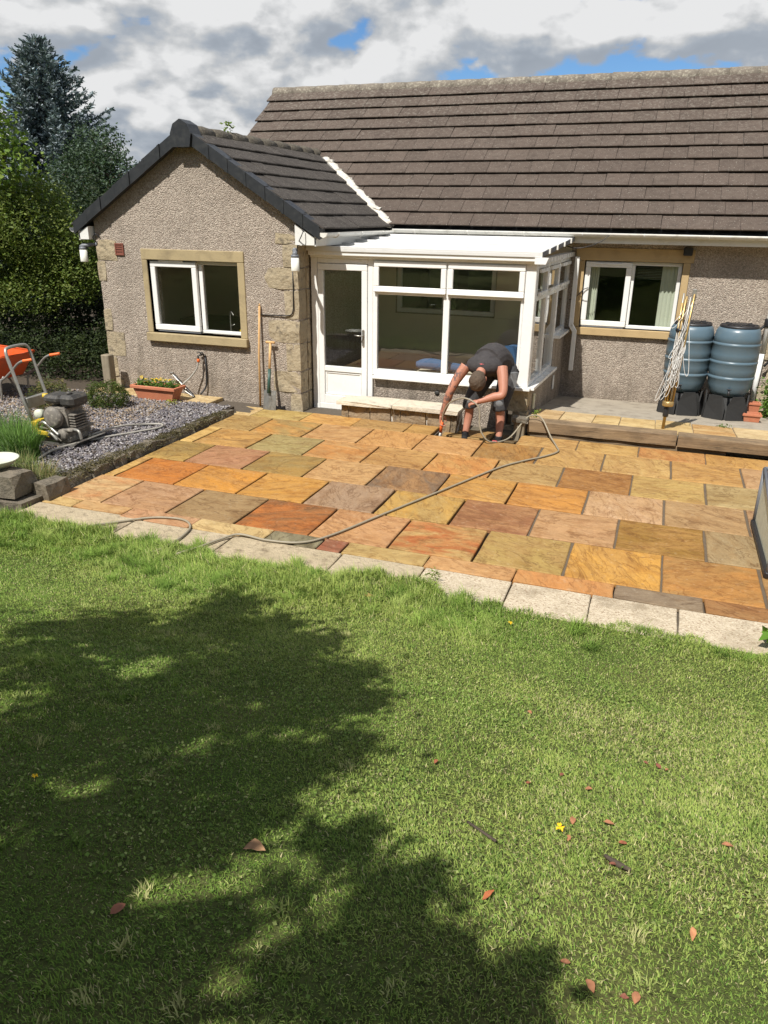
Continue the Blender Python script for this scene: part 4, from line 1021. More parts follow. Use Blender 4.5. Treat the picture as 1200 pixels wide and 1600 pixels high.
# ---- low stone bench wall with two pale copings
bw = thing('low_stone_wall', (-3.1, 8.95, 0), 'low rubble stone wall capped by two pale slabs beside the conservatory door', 'wall')
xq = -3.755; i = 0
for w in (.10, .30, .29, .12, .36, .30, .09):
    for row in range(1):
        zt = .165 if w < .34 else .172
        MB().rock(xq+.006, xq+w-.006, 8.86, 9.14, -.10, zt, .014, .16, 300+i).build('stone', 'rubble', bw); i += 1
    xq += w
MB().box(-3.74, -2.20, 8.885, 9.12, -.1, .155).build('mortar_core', 'mortar', bw)
MB().rock(-3.80, -3.045, 8.80, 9.20, .176, .222, .006, .25, 331).build('coping_slab', 'coping', bw)
MB().rock(-3.035, -2.17, 8.80, 9.20, .178, .226, .006, .25, 332).build('coping_slab', 'coping', bw)

# ---- timber sleepers
def sleeper(x0, x1, y, z0, z1, label, seed):
    q = random.Random(seed); V = []; n = 9; m = MB(); R = []
    for i in range(n):
        x = x0+(x1-x0)*i/(n-1); j = lambda: q.uniform(-.006, .006)
        R.append([(x, y+j(), z0), (x, y+j(), z1-.012), (x, y+.012+j(), z1+j()*.5), (x, y+.19, z1+j()*.5), (x, y+.2, z1-.012), (x, y+.2, z0)])
    for r in R: V += r
    F = [(i*6+k, i*6+(k+1) % 6, (i+1)*6+(k+1) % 6, (i+1)*6+k) for i in range(n-1) for k in range(6)]+[tuple(range(6))[::-1], tuple((n-1)*6+k for k in range(6))]
    m.add(V, F).build('timber_sleeper', 'timber', label=label, cat='sleeper', group='sleepers edging the terrace')
sleeper(-1.33, .36, 8.90, .045, .178, 'weathered timber sleeper edging the terrace, ending at the short post', 1)
sleeper(.375, 4.1, 8.885, .045, .172, 'weathered timber sleeper edging the terrace below the water butts', 2)
sleeper(-1.33, .9, 8.93, -.09, .038, 'lower timber sleeper nearly hidden under the terrace edge', 3)
p = thing('short_post', (-1.43, 8.90, 0), 'short square timber post with a flat stone on top by the terrace edge', 'post')
MB().box(-1.49, -1.36, 8.83, 8.96, -.1, .165, .01).build('timber', 'post', p); MB().rock(-1.515, -1.33, 8.80, 8.99, .168, .215, .008, .3, 9).build('cap_stone', 'greystone', p)

# ---- water butts
def butt(x, y, zb, label, seed, tap_a):
    t = thing('water_butt', (x, y, zb), label, 'water butt', 'water butts by the house wall'); R = .285
    prof = [(.13, .30), (.20, .31), (.245, .37), (.272, .46)]
    def band(z, r): return [(r, z-.020), (r+.005, z-.014), (r+.006, z+.004), (r+.001, z+.010), (r-.005, z+.015), (r-.005, z+.028), (r, z+.034)]
    prof += band(.56, .285)+[(.292, .66)]+band(.76, .293)+[(.293, .86)]+band(.99, .288)+[(.280, 1.08), (.268, 1.145), (.246, 1.185), (.232, 1.192)]
    MB().lathe(prof, (x, y, zb), 36).build('barrel', 'butt', t)
    lid = MB().lathe([(.236, 1.19), (.240, 1.205), (.232, 1.222), (.18, 1.228), (.175, 1.218), (.10, 1.222), (.09, 1.232), (.02, 1.234)], (x, y, zb), 28).build('lid', 'black', t)
    for k in range(8):
        a = k*math.pi/4; c, s_ = math.cos(a), math.sin(a)
        MB().bar((x+c*.10, y+s_*.10, zb+1.227), (x+c*.22, y+s_*.22, zb+1.229), .018, .012, .003).build('lid_rib', 'black', lid)
    MB().tube([(x+.24*math.sin(tap_a), y-.24*math.cos(tap_a), zb+.41), (x+.32*math.sin(tap_a), y-.32*math.cos(tap_a), zb+.40), (x+.33*math.sin(tap_a), y-.33*math.cos(tap_a), zb+.355)], .016, 8).build('tap', 'black', t)
    MB().bar((x+.30*math.sin(tap_a)-.03, y-.30*math.cos(tap_a), zb+.43), (x+.30*math.sin(tap_a)+.03, y-.30*math.cos(tap_a), zb+.43), .018, .014, .004).build('tap_lever', 'black', t)
    st = MB().lathe([(.255, 0), (.25, .01), (.225, .30), (.215, .30)], (x, y, zb), 24).build('stand', 'rubber', t)
    for k in range(6):                                        # flared panels of the stand, notched below the tap
        a = tap_a-math.pi/2+math.pi/6+k*math.pi/3; V = []
        for da, r0, z in ((-.46, .315, 0), (.46, .315, 0), (.48, .295, .20), (.28, .28, .33), (-.28, .28, .33), (-.48, .295, .20)):
            V.append((x+r0*math.cos(a+da), y+r0*math.sin(a+da), zb+z))
        W = [(x+(v[0]-x)*.93, y+(v[1]-y)*.93, v[2]) for v in V]
        F = [tuple(range(6)), tuple(range(11, 5, -1))]+[(i, i+6, (i+1) % 6+6, (i+1) % 6) for i in range(6)]
        MB().add(V+W, F).build('stand_panel', 'rubber', st)
    return t
butt(.985, 10.95, -.036, 'blue-grey ribbed water butt on a black stand, next to the white downpipe', 1, -.05)
butt(.425, 11.06, -.045, 'blue-grey ribbed water butt on a black stand, partly behind the folded clothes airer', 2, -.2)

# ---- folded rotary airer
ar = thing('rotary_airer', (.215, 9.36, .11), 'folded rotary clothes airer with bundled pale lines standing in its ground socket', 'clothes airer')
MB().tube([(.205, 9.36, .08), (.235, 9.37, 1.30), (.245, 9.375, 1.62)], .019, 9).build('pole', 'gold', ar)
MB().lathe([(.03, 0), (.034, .02), (.028, .13), (.022, .14)], (.212, 9.36, .27), 12, (.02, .01, 1)).build('collar', 'black', ar)
rods = []
for k in range(8):
    a = k*math.pi/4+.3; c, s_ = math.cos(a), math.sin(a)
    b0 = Vector((.228+c*.045, 9.365+s_*.04, .42+.03*(k % 2))); b1 = Vector((.25+c*.062+.02, 9.375+s_*.05, 1.58+.10*((k*5) % 4)/3))
    MB().tube([b0, (b0+b1)/2, b1], .012, 6).build('arm', 'gold' if k % 3 else 'galv', ar); rods.append((b0, b1))
MB().lathe([(.062, 0), (.066, .01), (.066, .05), (.055, .06)], (.222, 9.362, .40), 10).build('hub', 'gold', ar)
MB().lathe([(.05, -.02), (.055, 0), (.05, .02)], (.235, 9.37, 1.28), 10).build('clip_ring', 'black', ar)
MB().box(.30, .345, 9.37, 9.39, 1.60, 1.73, .005).build('end_bracket', 'galv', ar)
for k in range(17):                                           # loops of line
    q = random.Random(k); b0, b1 = rods[k % 8]; t0 = q.uniform(.55, .98); t1 = q.uniform(.35, .95)
    c0 = b0+(b1-b0)*t0; d0 = rods[(k*3+1) % 8]; c1 = d0[0]+(d0[1]-d0[0])*t1; low = min(c0.z, c1.z)-q.uniform(.25, .62)
    low = max(low, .50); a = q.uniform(3.4, 6.0); r = q.uniform(.05, .13); mid = Vector((.225+math.cos(a)*r+q.uniform(-.03, .05), 9.36+math.sin(a)*r*.8-.02, low))
    pts = bez([c0, (c0*.55+mid*.45)+Vector((q.uniform(-.02, .03), -.03, 0)), mid+Vector((-.02, 0, .015)), mid+Vector((.02, 0, .012)), (c1*.55+mid*.45)+Vector((q.uniform(-.01, .04), -.02, 0)), c1], 5)
    MB().tube(pts, .0036, 4).build('line', 'line', ar)
# clay pots beside the barrel
for nm, lab, x0, x1, y0, y1, z0, z1 in (('clay_trough', 'empty terracotta trough at the foot of the white downpipe, nearer one', 1.20, 1.42, 10.72, 10.86, -.025, .085), ('clay_trough', 'empty terracotta trough at the foot of the white downpipe, rear one', 1.24, 1.42, 11.02, 11.14, -.045, .17)):
    t = MB(); d = .02
    t.add([(x0+d, y0+d, z0), (x1-d, y0+d, z0), (x1-d, y1-d, z0), (x0+d, y1-d, z0), (x0, y0, z1), (x1, y0, z1), (x1, y1, z1), (x0, y1, z1), (x0+.02, y0+.02, z1), (x1-.02, y0+.02, z1), (x1-.02, y1-.02, z1), (x0+.02, y1-.02, z1), (x0+.03, y0+.03, z0+.03), (x1-.03, y0+.03, z0+.03), (x1-.03, y1-.03, z0+.03), (x0+.03, y1-.03, z0+.03)],
          [(0, 1, 5, 4), (1, 2, 6, 5), (2, 3, 7, 6), (3, 0, 4, 7), (4, 5, 9, 8), (5, 6, 10, 9), (6, 7, 11, 10), (7, 4, 8, 11), (8, 9, 13, 12), (9, 10, 14, 13), (10, 11, 15, 14), (11, 8, 12, 15), (12, 13, 14, 15), (3, 2, 1, 0)])
    t.box(x0-.008, x1+.008, y0-.008, y0+.0, z1-.03, z1-.002, .002).build(nm, 'terracotta', label=lab, cat='trough', group='clay troughs by the downpipe')

# ---- wall lamps
def lamp(p, d, label):
    p = Vector(p); d = Vector(d)
    t = thing('wall_lamp', p, label, 'lamp', 'lamps on the gable corners')
    MB().lathe([(.035, 0), (.035, .02), (.028, .028)], p, 14, d).build('wall_plate', 'lampgrey', t)
    e = p+d*.21+Vector((0, 0, -.025))
    MB().tube([p+d*.02, p+d*.10+Vector((0, 0, -.008)), e, e+d*.03+Vector((0, 0, -.02))], [.02, .026, .032, .03], 9).build('arm', 'lampgrey', t)
    MB().lathe([(.048, -.03), (.05, 0), (.03, .012)], e+Vector((0, 0, -.02)), 16).build('cap', 'lampgrey', t)
    MB().lathe([(.05, -.16), (.053, -.15), (.049, -.0)], e+Vector((0, 0, -.05)), 18).build('opal_shade', 'opal', t)
lamp((-7.475, GY+.02, 2.035), (-.93, -.36, 0), 'grey wall lamp with opal shade at the left corner of the gable')
lamp((-4.43, GY-.025, 2.03), (.42, -.88, 0), 'grey wall lamp with opal shade near the conservatory door')
MB().tube(bez([(-7.46, GY-.01, 2.05), (-7.50, GY-.03, 2.12), (-7.45, GY-.03, 2.17), (-7.40, GY-.012, 2.13)], 8), .007, 6).build('cable', 'black', house)

# ---- tools against the gable
p = MB().tube([(-4.990, 8.955, .0), (-4.985, 8.975, .7), (-4.968, 9.02, 1.33)], .0145, 8).tube([(-4.968, 9.02, 1.33), (-4.967, 9.022, 1.36)], [.0145, .006], 8)
p.build('wooden_pole', 'ash', label='long pale wooden pole leaning upright against the gable wall', cat='pole')
sh = thing('spade', (-4.80, 8.87, 0), 'spade with wooden shaft and green socket leaning by the gable corner', 'spade')
a, b = Vector((-4.795, 8.86, .30)), Vector((-4.815, 8.99, .86))
MB().tube([a+(b-a)*.35, b], .017, 9).build('shaft', 'ash', sh); MB().tube([a-(b-a)*.14, a+(b-a)*.42], [.024, .0205], 9).build('socket', 'greensteel', sh)
MB().tube([b+Vector((-.065, 0, .01)), b+Vector((-.06, 0, .012)), b+Vector((.06, 0, .012)), b+Vector((.065, 0, .01))], [.012, .017, .017, .012], 8).build('grip', 'ash', sh)
bl = MB(); V = []
for i, (zz, yy) in enumerate(((.0, 8.815), (.1, 8.835), (.2, 8.855), (.255, 8.868))):
    for j, xx in enumerate((-.095, -.05, 0, .05, .095)): V.append((-4.79+xx*(1-.02*i), yy+.018*(abs(xx)/.095)-.0*i, zz))
V2 = [(v[0], v[1]+.004, v[2]) for v in V]; n = len(V)
F = [(i*5+j, i*5+j+1, i*5+j+6, i*5+j+5) for i in range(3) for j in range(4)]; F += [tuple(k+n for k in f[::-1]) for f in F]
bl.add(V+V2, F).build('blade', 'steel', sh)
# black metal bar frame, tap with hose
mb = thing('metal_strut', (-5.99, 8.92, .06), 'black and steel folding strut lying slanted under the garden tap', 'strut')
MB().bar((-6.36, 8.98, .33), (-5.97, 8.86, .065), .028, .022, .004).build('channel', 'black', mb); MB().bar((-6.38, 8.955, .345), (-6.10, 8.87, .165), .014, .012, .003).bar((-6.12, 8.86, .14), (-5.965, 8.83, .075), .012, .01, .003).build('slide', 'steel', mb); MB().box(-6.40, -6.35, 8.94, 8.98, .325, .365, .006).build('pivot', 'steel', mb)
tp = thing('garden_tap', (-5.93, GY, .60), 'outdoor tap on the gable wall with an orange hose connector', 'tap')
MB().tube([(-5.90, GY, .635), (-5.90, GY-.06, .635), (-5.93, GY-.085, .62), (-5.93, GY-.085, .585)], .014, 8).box(-5.95, -5.86, GY-.075, GY-.05, .66, .672, .004).tube([(-5.905, GY-.062, .64), (-5.905, GY-.062, .665)], .009, 7).build('tap_body', 'engineblk', tp)
MB().lathe([(.016, -.04), (.021, -.035), (.021, 0), (.016, .005)], (-5.93, GY-.085, .575), 10).build('hose_connector', 'orangegrip', tp)
MB().tube([(-5.86, GY-.015, .62), (-5.855, GY-.02, .4)]+bez([(-5.855, GY-.02, .4), (-5.87, GY-.03, .2), (-5.93, GY-.1, .08)], 6), .012, 6).build('feed_pipe', 'black', tp)
MB().tube(bez([(-5.93, GY-.085, .54), (-5.96, GY-.10, .44), (-6.05, GY-.14, .32), (-6.17, GY-.25, .19), (-6.25, GY-.33, .08)], 8), .0115, 7).build('tap_hose', 'greyhose', label='thin grey hose hanging from the tap down behind the terracotta planter', cat='hose')

# ---- terracotta planter with yellow flowers
pl = thing('planter', (-6.36, 8.55, .055), 'terracotta trough planted with yellow flowers under the gable window', 'planter')
x0, x1, y0, y1, zb, zt = -6.69, -6.02, 8.46, 8.70, .057, .245
V = [(x0+.07, y0+.03, zb), (x1-.07, y0+.03, zb), (x1-.07, y1-.03, zb), (x0+.07, y1-.03, zb), (x0, y0, zt), (x1, y0, zt), (x1, y1, zt), (x0, y1, zt)]
m = MB().add(V, [(3, 2, 1, 0), (0, 1, 5, 4), (1, 2, 6, 5), (2, 3, 7, 6), (3, 0, 4, 7)]); m.build('trough', 'terracotta', pl)
r = MB(); r.box(x0-.02, x1+.02, y0-.022, y0+.012, zt-.03, zt+.012, .005); r.box(x0-.02, x1+.02, y1-.012, y1+.02, zt-.03, zt+.012, .005); r.box(x0-.02, x0+.012, y0+.0125, y1-.0125, zt-.029, zt+.011, .005); r.box(x1-.012, x1+.02, y0+.0125, y1-.0125, zt-.029, zt+.011, .005); r.build('rim', 'terracotta', pl)
MB().add([(x0+.01, y0+.01, zt-.02), (x1-.01, y0+.01, zt-.02), (x1-.01, y1-.01, zt-.02), (x0+.01, y1-.01, zt-.02)], [(0, 1, 2, 3)]).build('compost', 'soil', pl)

def leaves(name, C, size, col, parent=None, mat='leaf', updir=.5, aspect=.5, origin=(0, 0, 0), droop=None, **kw):
    """many folded leaves: centre points C, per-leaf sizes and colours"""
    C = np.asarray(C, float); n = len(C); size = np.broadcast_to(size, (n,)); col = np.broadcast_to(col, (n, 3))
    d = NP.normal(0, 1, (n, 3)); d[:, 2] = d[:, 2]*.6 if droop is None else d[:, 2]*.5-droop; d /= np.linalg.norm(d, axis=1)[:, None]
    up_ = NP.normal(0, 1, (n, 3))*.8+np.array((0, -.15, updir)); s = np.cross(d, up_); s /= np.linalg.norm(s, axis=1)[:, None]+1e-9; nn = np.cross(s, d)
    L = size[:, None]; Wd = L*aspect*.5
    P = np.stack([C-d*L*.5, C-s*Wd+nn*L*.10, C+d*L*.5, C+s*Wd+nn*L*.10], 1).reshape(-1, 3)
    i = np.arange(n)*4; F = np.concatenate([np.stack([i, i+1, i+2], -1), np.stack([i, i+2, i+3], -1)])
    return npmesh(name, P, None, F, np.repeat(col, 4, 0), mat, origin, parent, **kw)
def vary(base, n, a=.25, alt=None, p=.3):
    c = np.array(base)*NP.uniform(1-a, 1+a, (n, 1))*NP.uniform(.92, 1.08, (n, 3))
    if alt is not None:
        k = NP.random(n) < p; c[k] = np.array(alt)*NP.uniform(1-a, 1+a, (k.sum(), 1))
    return c
n = 420; Cn = np.stack([NP.uniform(x0+.02, x1-.02, n), NP.uniform(y0+.02, y1-.02, n), zt+NP.uniform(-.01, .085, n)*(.4+.6*np.abs(np.sin(NP.uniform(0, 6, n))))], -1)
leaves('foliage', Cn, NP.uniform(.03, .055, n), vary((.10, .17, .03), n), pl, origin=ORG[pl.name])
def flower(parent, p, r, col, name='flower', mat='petal'):
    p = np.array(p); V = [p+np.array((0, 0, .004))]; F = []; k = 6
    for i in range(k):
        a = 2*math.pi*i/k+rnd.random(); w = .5
        V += [p+np.array((math.cos(a-w)*r*.75, math.sin(a-w)*r*.75, .006)), p+np.array((math.cos(a)*r, math.sin(a)*r, rnd.uniform(-.006, .012))), p+np.array((math.cos(a+w)*r*.75, math.sin(a+w)*r*.75, .006))]
        j = 1+i*3; F += [(0, j, j+1), (0, j+1, j+2)]
    o = p if parent is None else ORG[parent.name]
    return npmesh(name, V, None, F, np.repeat(np.array([col])*rnd.uniform(.85, 1.1), len(V), 0), mat, tuple(o), parent)
for k in range(24):
    fx = rnd.uniform(x0+.05, x1-.06); fl = flower(pl, (fx, rnd.uniform(y0, y1), zt+rnd.uniform(.05, .12)+.03*math.sin(fx*9)), rnd.uniform(.018, .03), (.80, .55, .02))
    fl.rotation_euler.x = 0
# small yellow plant on the bed edge
n = 60; leaves('low_plant', np.stack([NP.normal(-6.02, .05, n), NP.normal(8.40, .03, n), NP.uniform(.07, .12, n)], -1), .03, vary((.30, .33, .05), n), label='tiny yellow-green plant at the foot of the terracotta planter', cat='plant', origin=(-6.02, 8.4, .06))

# ================================================================== GARDEN, LEFT SIDE
kb = thing('rubble_kerb', (-5.2, 6.7, 0), 'mossy rubble stone kerb holding the slate bed above the patio', 'kerb')
y = 5.12; i = 0
while y < 8.35:
    l = rnd.uniform(.22, .40); t = (y-5.1)/3.3; xo = -5.115-.0*t; wdt = .26-.12*t
    MB().rock(xo-wdt, xo, y+.002, y+l-.002, -.12, .085-.03*t+rnd.uniform(-.012, .014), .018, .35, 400+i).build('stone', 'greystone', kb); y += l; i += 1
n = 9000; yy = NP.uniform(5.1, 8.3, n); t = (yy-5.1)/3.2
leaves('moss', np.stack([-5.22+.04*t+NP.normal(0, .06, n)*(1-.4*t), yy, .088-.03*t+NP.uniform(-.05, .016, n)], -1), NP.uniform(.02, .05, n), vary((.10, .088, .05), n, .4, (.17, .145, .075), .4), kb, aspect=.22, origin=ORG[kb.name], droop=.3, kind='stuff')
# dry stone wall with a shallow bowl on top
sw = thing('dry_stone_wall', (-5.7, 5.1, 0), 'low dry stone wall of dark blocks at the left edge of the lawn', 'wall')
for i, (a, b, c, d, e, f) in enumerate([(-5.62, -5.20, 4.80, 5.08, .055, .27), (-6.15, -5.63, 4.80, 5.10, .05, .265), (-5.60, -5.10, 4.78, 5.10, -.12, .05), (-6.2, -5.61, 4.78, 5.1, -.12, .045), (-5.19, -5.02, 5.02, 5.30, -.1, .15), (-6.7, -6.16, 4.8, 5.12, -.12, .26), (-7.3, -6.71, 4.8, 5.12, -.12, .25)]):
    MB().rock(a, b, c, d, e, f, .016, .2, 450+i).build('stone', 'greystone', sw)
MB().lathe([(.08, .272), (.10, .274), (.165, .325), (.195, .352), (.20, .360), (.188, .360), (.15, .330), (.02, .318)], (-5.53, 4.98, 0), 28).build('bird_bath_bowl', 'bowl', label='pale shallow bird bath bowl standing on the dry stone wall', cat='bowl')
def blades(name, base, h, w, lean, col, seg=3, parent=None, origin=(0, 0, 0), mat='blade', az=None, curl=.5, **kw):
    """tapering bent blades; arrays: base points, heights, widths, lean angles, colours"""
    n = len(base); az = NP.uniform(0, 2*np.pi, n) if az is None else az
    dirv = np.stack([np.cos(az), np.sin(az), np.zeros(n)], -1); side = np.stack([-np.sin(az), np.cos(az), np.zeros(n)], -1)
    tw = NP.uniform(-.9, .9, n); side = side*np.cos(tw)[:, None]+dirv*np.sin(tw)[:, None]
    V = np.zeros((n, 2*seg+1, 3)); p = base.astype(float).copy(); a = lean*.35
    for s_ in range(seg):
        ww = w*(1-.75*(s_/seg)**1.4)*.5
        V[:, 2*s_] = p-side*ww[:, None]; V[:, 2*s_+1] = p+side*ww[:, None]
        p = p+dirv*(np.sin(a)*h/seg)[:, None]; p[:, 2] += np.cos(a)*h/seg; a = a+lean*curl+.05
    V[:, 2*seg] = p
    b = np.arange(n)[:, None]*(2*seg+1); q = np.concatenate([b+np.array([2*s_, 2*s_+1, 2*s_+3, 2*s_+2]) for s_ in range(seg-1)], 0) if seg > 1 else None
    tri = b+np.array([2*seg-2, 2*seg-1, 2*seg])
    shade = np.linspace(.72, 1.12, 2*seg+1)[None, :, None]  # occlusion shade painted into the blade colour, darkest at the base
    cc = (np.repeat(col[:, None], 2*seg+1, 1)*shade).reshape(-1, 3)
    return npmesh(name, V.reshape(-1, 3), q, tri, cc, mat, origin, parent, **kw)
def clump(name, c, r, n, h, col, label, cat, lean=.5, w=.006, alt=None, p=.3):
    a = NP.uniform(0, 6.28, n); rr = r*np.sqrt(NP.random(n)); b = np.stack([c[0]+rr*np.cos(a), c[1]+rr*np.sin(a), np.full(n, c[2])], -1)
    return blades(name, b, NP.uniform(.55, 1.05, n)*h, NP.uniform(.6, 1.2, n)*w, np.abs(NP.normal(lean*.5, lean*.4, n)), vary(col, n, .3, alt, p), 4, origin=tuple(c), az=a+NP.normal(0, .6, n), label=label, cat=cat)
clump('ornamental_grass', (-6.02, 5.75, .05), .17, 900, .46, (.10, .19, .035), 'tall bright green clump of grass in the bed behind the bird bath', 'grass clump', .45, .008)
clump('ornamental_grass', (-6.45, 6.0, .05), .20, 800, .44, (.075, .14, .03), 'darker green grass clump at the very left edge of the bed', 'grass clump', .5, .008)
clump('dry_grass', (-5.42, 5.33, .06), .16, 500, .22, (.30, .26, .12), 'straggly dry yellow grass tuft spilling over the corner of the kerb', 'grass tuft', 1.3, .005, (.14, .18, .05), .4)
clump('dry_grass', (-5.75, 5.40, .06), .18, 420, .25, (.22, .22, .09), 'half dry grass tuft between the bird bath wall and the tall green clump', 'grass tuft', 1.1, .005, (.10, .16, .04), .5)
# wooden post and shrubs in the bed
MB().box(-7.385, -7.255, 8.73, 8.86, -.1, .57, .01).build('fence_post', 'post', label='stubby square grey timber post beside the left gable corner', cat='post')
def shrub(name, c, r, n, size, col, label, cat='shrub', alt=None, aspect=.35):
    d = NP.normal(0, 1, (n, 3)); d /= np.linalg.norm(d, axis=1)[:, None]; rad_ = NP.uniform(.45, 1., n)**.5; lump = 1+.22*np.sin(d[:, 0]*5+c[0]*3)*np.cos(d[:, 1]*6)
    P = np.array(c)+d*np.array(r)*(rad_*lump)[:, None]; P = P[P[:, 2] > c[2]-r[2]*.75]
    t = thing(name, (c[0], c[1], c[2]-r[2]), label, cat)
    leaves('foliage', P, NP.uniform(.7, 1.25, len(P))*size, vary(col, len(P), .35, alt, .3), t, aspect=aspect, origin=ORG[t.name])
    m = MB()
    for k in range(7):
        a = k*.9; m.tube([(c[0], c[1], c[2]-r[2]), (c[0]+math.cos(a)*r[0]*.35, c[1]+math.sin(a)*r[1]*.35, c[2]-r[2]*.1), (c[0]+math.cos(a)*r[0]*.7, c[1]+math.sin(a)*r[1]*.7, c[2]+r[2]*.4)], [.012, .009, .004], 5)
    m.build('stems', 'bark', t); return t
shrub('heather_shrub', (-6.70, 7.95, .20), (.32, .26, .20), 3200, .045, (.065, .105, .02), 'low dense green heather bush between the compactor and the gable corner', alt=(.11, .12, .03), aspect=.2)
shrub('heather_shrub', (-7.25, 7.55, .24), (.30, .25, .22), 1500, .05, (.10, .12, .035), 'sparse yellowish bush behind the plate compactor', alt=(.18, .15, .06), aspect=.2)

# ---- plate compactor
pc = thing('plate_compactor', (-6.0, 6.45, .08), 'dusty plate compactor with tall tube handle parked on the slate chippings', 'compactor')
zb = .085
m = MB(); m.prism([(-6.32, zb+.055), (-6.27, zb), (-5.78, zb), (-5.70, zb+.06), (-5.715, zb+.07), (-5.785, zb+.018), (-6.265, zb+.018), (-6.305, zb+.063)], 6.22, 6.66); m.build('plate', 'steel', pc)
m = MB(); m.box(-6.20, -5.86, 6.27, 6.60, zb+.02, zb+.10, .02); m.lathe([(.055, -.20), (.06, -.19), (.06, .19), (.055, .20)], (-5.93, 6.44, zb+.12), 14, (0, 1, 0)); m.build('exciter', 'engine', pc)
m = MB(); m.bar((-6.30, 6.24, zb+.14), (-6.08, 6.24, zb+.10), .03, .05, .008); m.bar((-6.30, 6.63, zb+.14), (-6.08, 6.63, zb+.10), .03, .05, .008); m.box(-6.33, -6.25, 6.24, 6.64, zb+.10, zb+.24, .01); m.box(-6.27, -6.10, 6.215, 6.232, zb+.10, zb+.145, .005); m.build('yellow_bracket', 'yellow', pc)
MB().box(-6.24, -5.80, 6.26, 6.62, zb+.155, zb+.185, .008).build('engine_bed', 'engine', pc)
m = MB(); m.rock(-6.16, -5.88, 6.30, 6.58, zb+.185, zb+.40, .012, .2, 71); m.lathe([(.10, 0), (.115, .02), (.115, .06), (.08, .08)], (-6.02, 6.30, zb+.30), 16, (0, -1, 0)); m.build('engine_block', 'engine', pc)
for k in range(5): MB().box(-5.88, -5.80, 6.33, 6.55, zb+.20+.03*k, zb+.212+.03*k).build('cooling_fin', 'engine', pc)
m = MB(); m.box(-6.20, -5.98, 6.32, 6.57, zb+.43, zb+.52, .03); m.build('air_filter', 'engineblk', pc)
m = MB(); m.box(-5.97, -5.78, 6.30, 6.58, zb+.41, zb+.54, .035); m.lathe([(.03, 0), (.034, .005), (.03, .025)], (-5.89, 6.40, zb+.54), 12); m.build('fuel_tank', 'engineblk', pc)
MB().lathe([(.042, -.04), (.05, -.03), (.05, .03), (.042, .04)], (-6.22, 6.28, zb+.32), 14, (.3, -1, .2)).build('fuel_filter', 'bowl', pc)
MB().lathe([(.03, 0), (.036, .01), (.03, .04)], (-6.24, 6.42, zb+.47), 12).build('filler_cap', 'yellow', pc)
MB().tube(bez([(-6.24, 6.28, zb+.20), (-6.14, 6.24, zb+.24), (-6.05, 6.25, zb+.17), (-5.95, 6.23, zb+.12)], 6), .02, 8).build('exhaust', 'steel', pc)
MB().tube(bez([(-5.80, 6.30, zb+.18), (-5.72, 6.28, zb+.17), (-5.70, 6.28, zb+.08)], 6), .016, 7).build('guard_rail', 'galv', pc); MB().tube(bez([(-6.10, 6.24, zb+.10), (-6.03, 6.2, zb+.14), (-5.95, 6.2, zb+.07)], 6), .016, 7).build('guard_rail', 'galv', pc)
hp = [(-6.29, 6.26, zb+.17), (-6.40, 6.26, .55), (-6.52, 6.26, .98)]
hq = [(-6.31, 6.62, zb+.17), (-6.42, 6.62, .55), (-6.545, 6.62, .98)]
hd = MB(); hd.tube(hp+bez([(-6.52, 6.26, .98), (-6.545, 6.275, 1.055), (-6.56, 6.33, 1.085), (-6.57, 6.55, 1.085), (-6.56, 6.605, 1.055), (-6.545, 6.62, .98)], 5)+hq[::-1][1:], .0175, 9); hd.build('handle', 'galv', pc)
MB().box(-6.43, -6.37, 6.285, 6.595, .44, .56, .006).build('handle_panel', 'galv', pc)
# hose across the chippings
MB().tube(bez([(-5.80, 6.55, .14), (-5.7, 6.9, .16), (-5.62, 7.25, .105), (-5.45, 7.35, .10), (-5.38, 7.22, .10), (-5.50, 6.98, .10), (-5.72, 6.60, .10), (-5.84, 6.28, .10), (-5.86, 5.98, .105), (-5.80, 5.75, .10)], 8), .012, 7).build('drain_hose', 'greyhose', label='thin grey hose curling over the slate chippings beside the compactor', cat='hose')

# ---- wheelbarrow with a bucket in it
wb = thing('wheelbarrow', (-8.35, 7.9, .05), 'orange tray wheelbarrow with orange grips standing left of the compactor', 'wheelbarrow')
def tray(h, ins):
    T = [(-8.95, 7.58), (-7.80, 7.60), (-7.80, 8.20), (-8.95, 8.22)]; B = [(-8.62, 7.68), (-7.98, 7.68), (-7.98, 8.12), (-8.62, 8.12)]
    cx_, cy_ = -8.37, 7.9
    return [(cx_+(x-cx_)*(1-ins), cy_+(y-cy_)*(1-ins), .345+h) for x, y in B]+[(cx_+(x-cx_)*(1-ins), cy_+(y-cy_)*(1-ins), z) for (x, y), z in zip(T, (.72, .665, .665, .72))]
V = tray(0, 0)+tray(.012, .025)
F = [(3, 2, 1, 0), (0, 1, 5, 4), (1, 2, 6, 5), (2, 3, 7, 6), (3, 0, 4, 7), (8, 9, 10, 11), (12, 13, 9, 8), (13, 14, 10, 9), (14, 15, 11, 10), (15, 12, 8, 11), (4, 5, 13, 12), (5, 6, 14, 13), (6, 7, 15, 14), (7, 4, 12, 15)]
MB().add(V, F).build('tray', 'orange', wb)
T = tray(0, 0)[4:]; MB().tube(T+[T[0]], .014, 7).build('tray_rim', 'orange', wb)
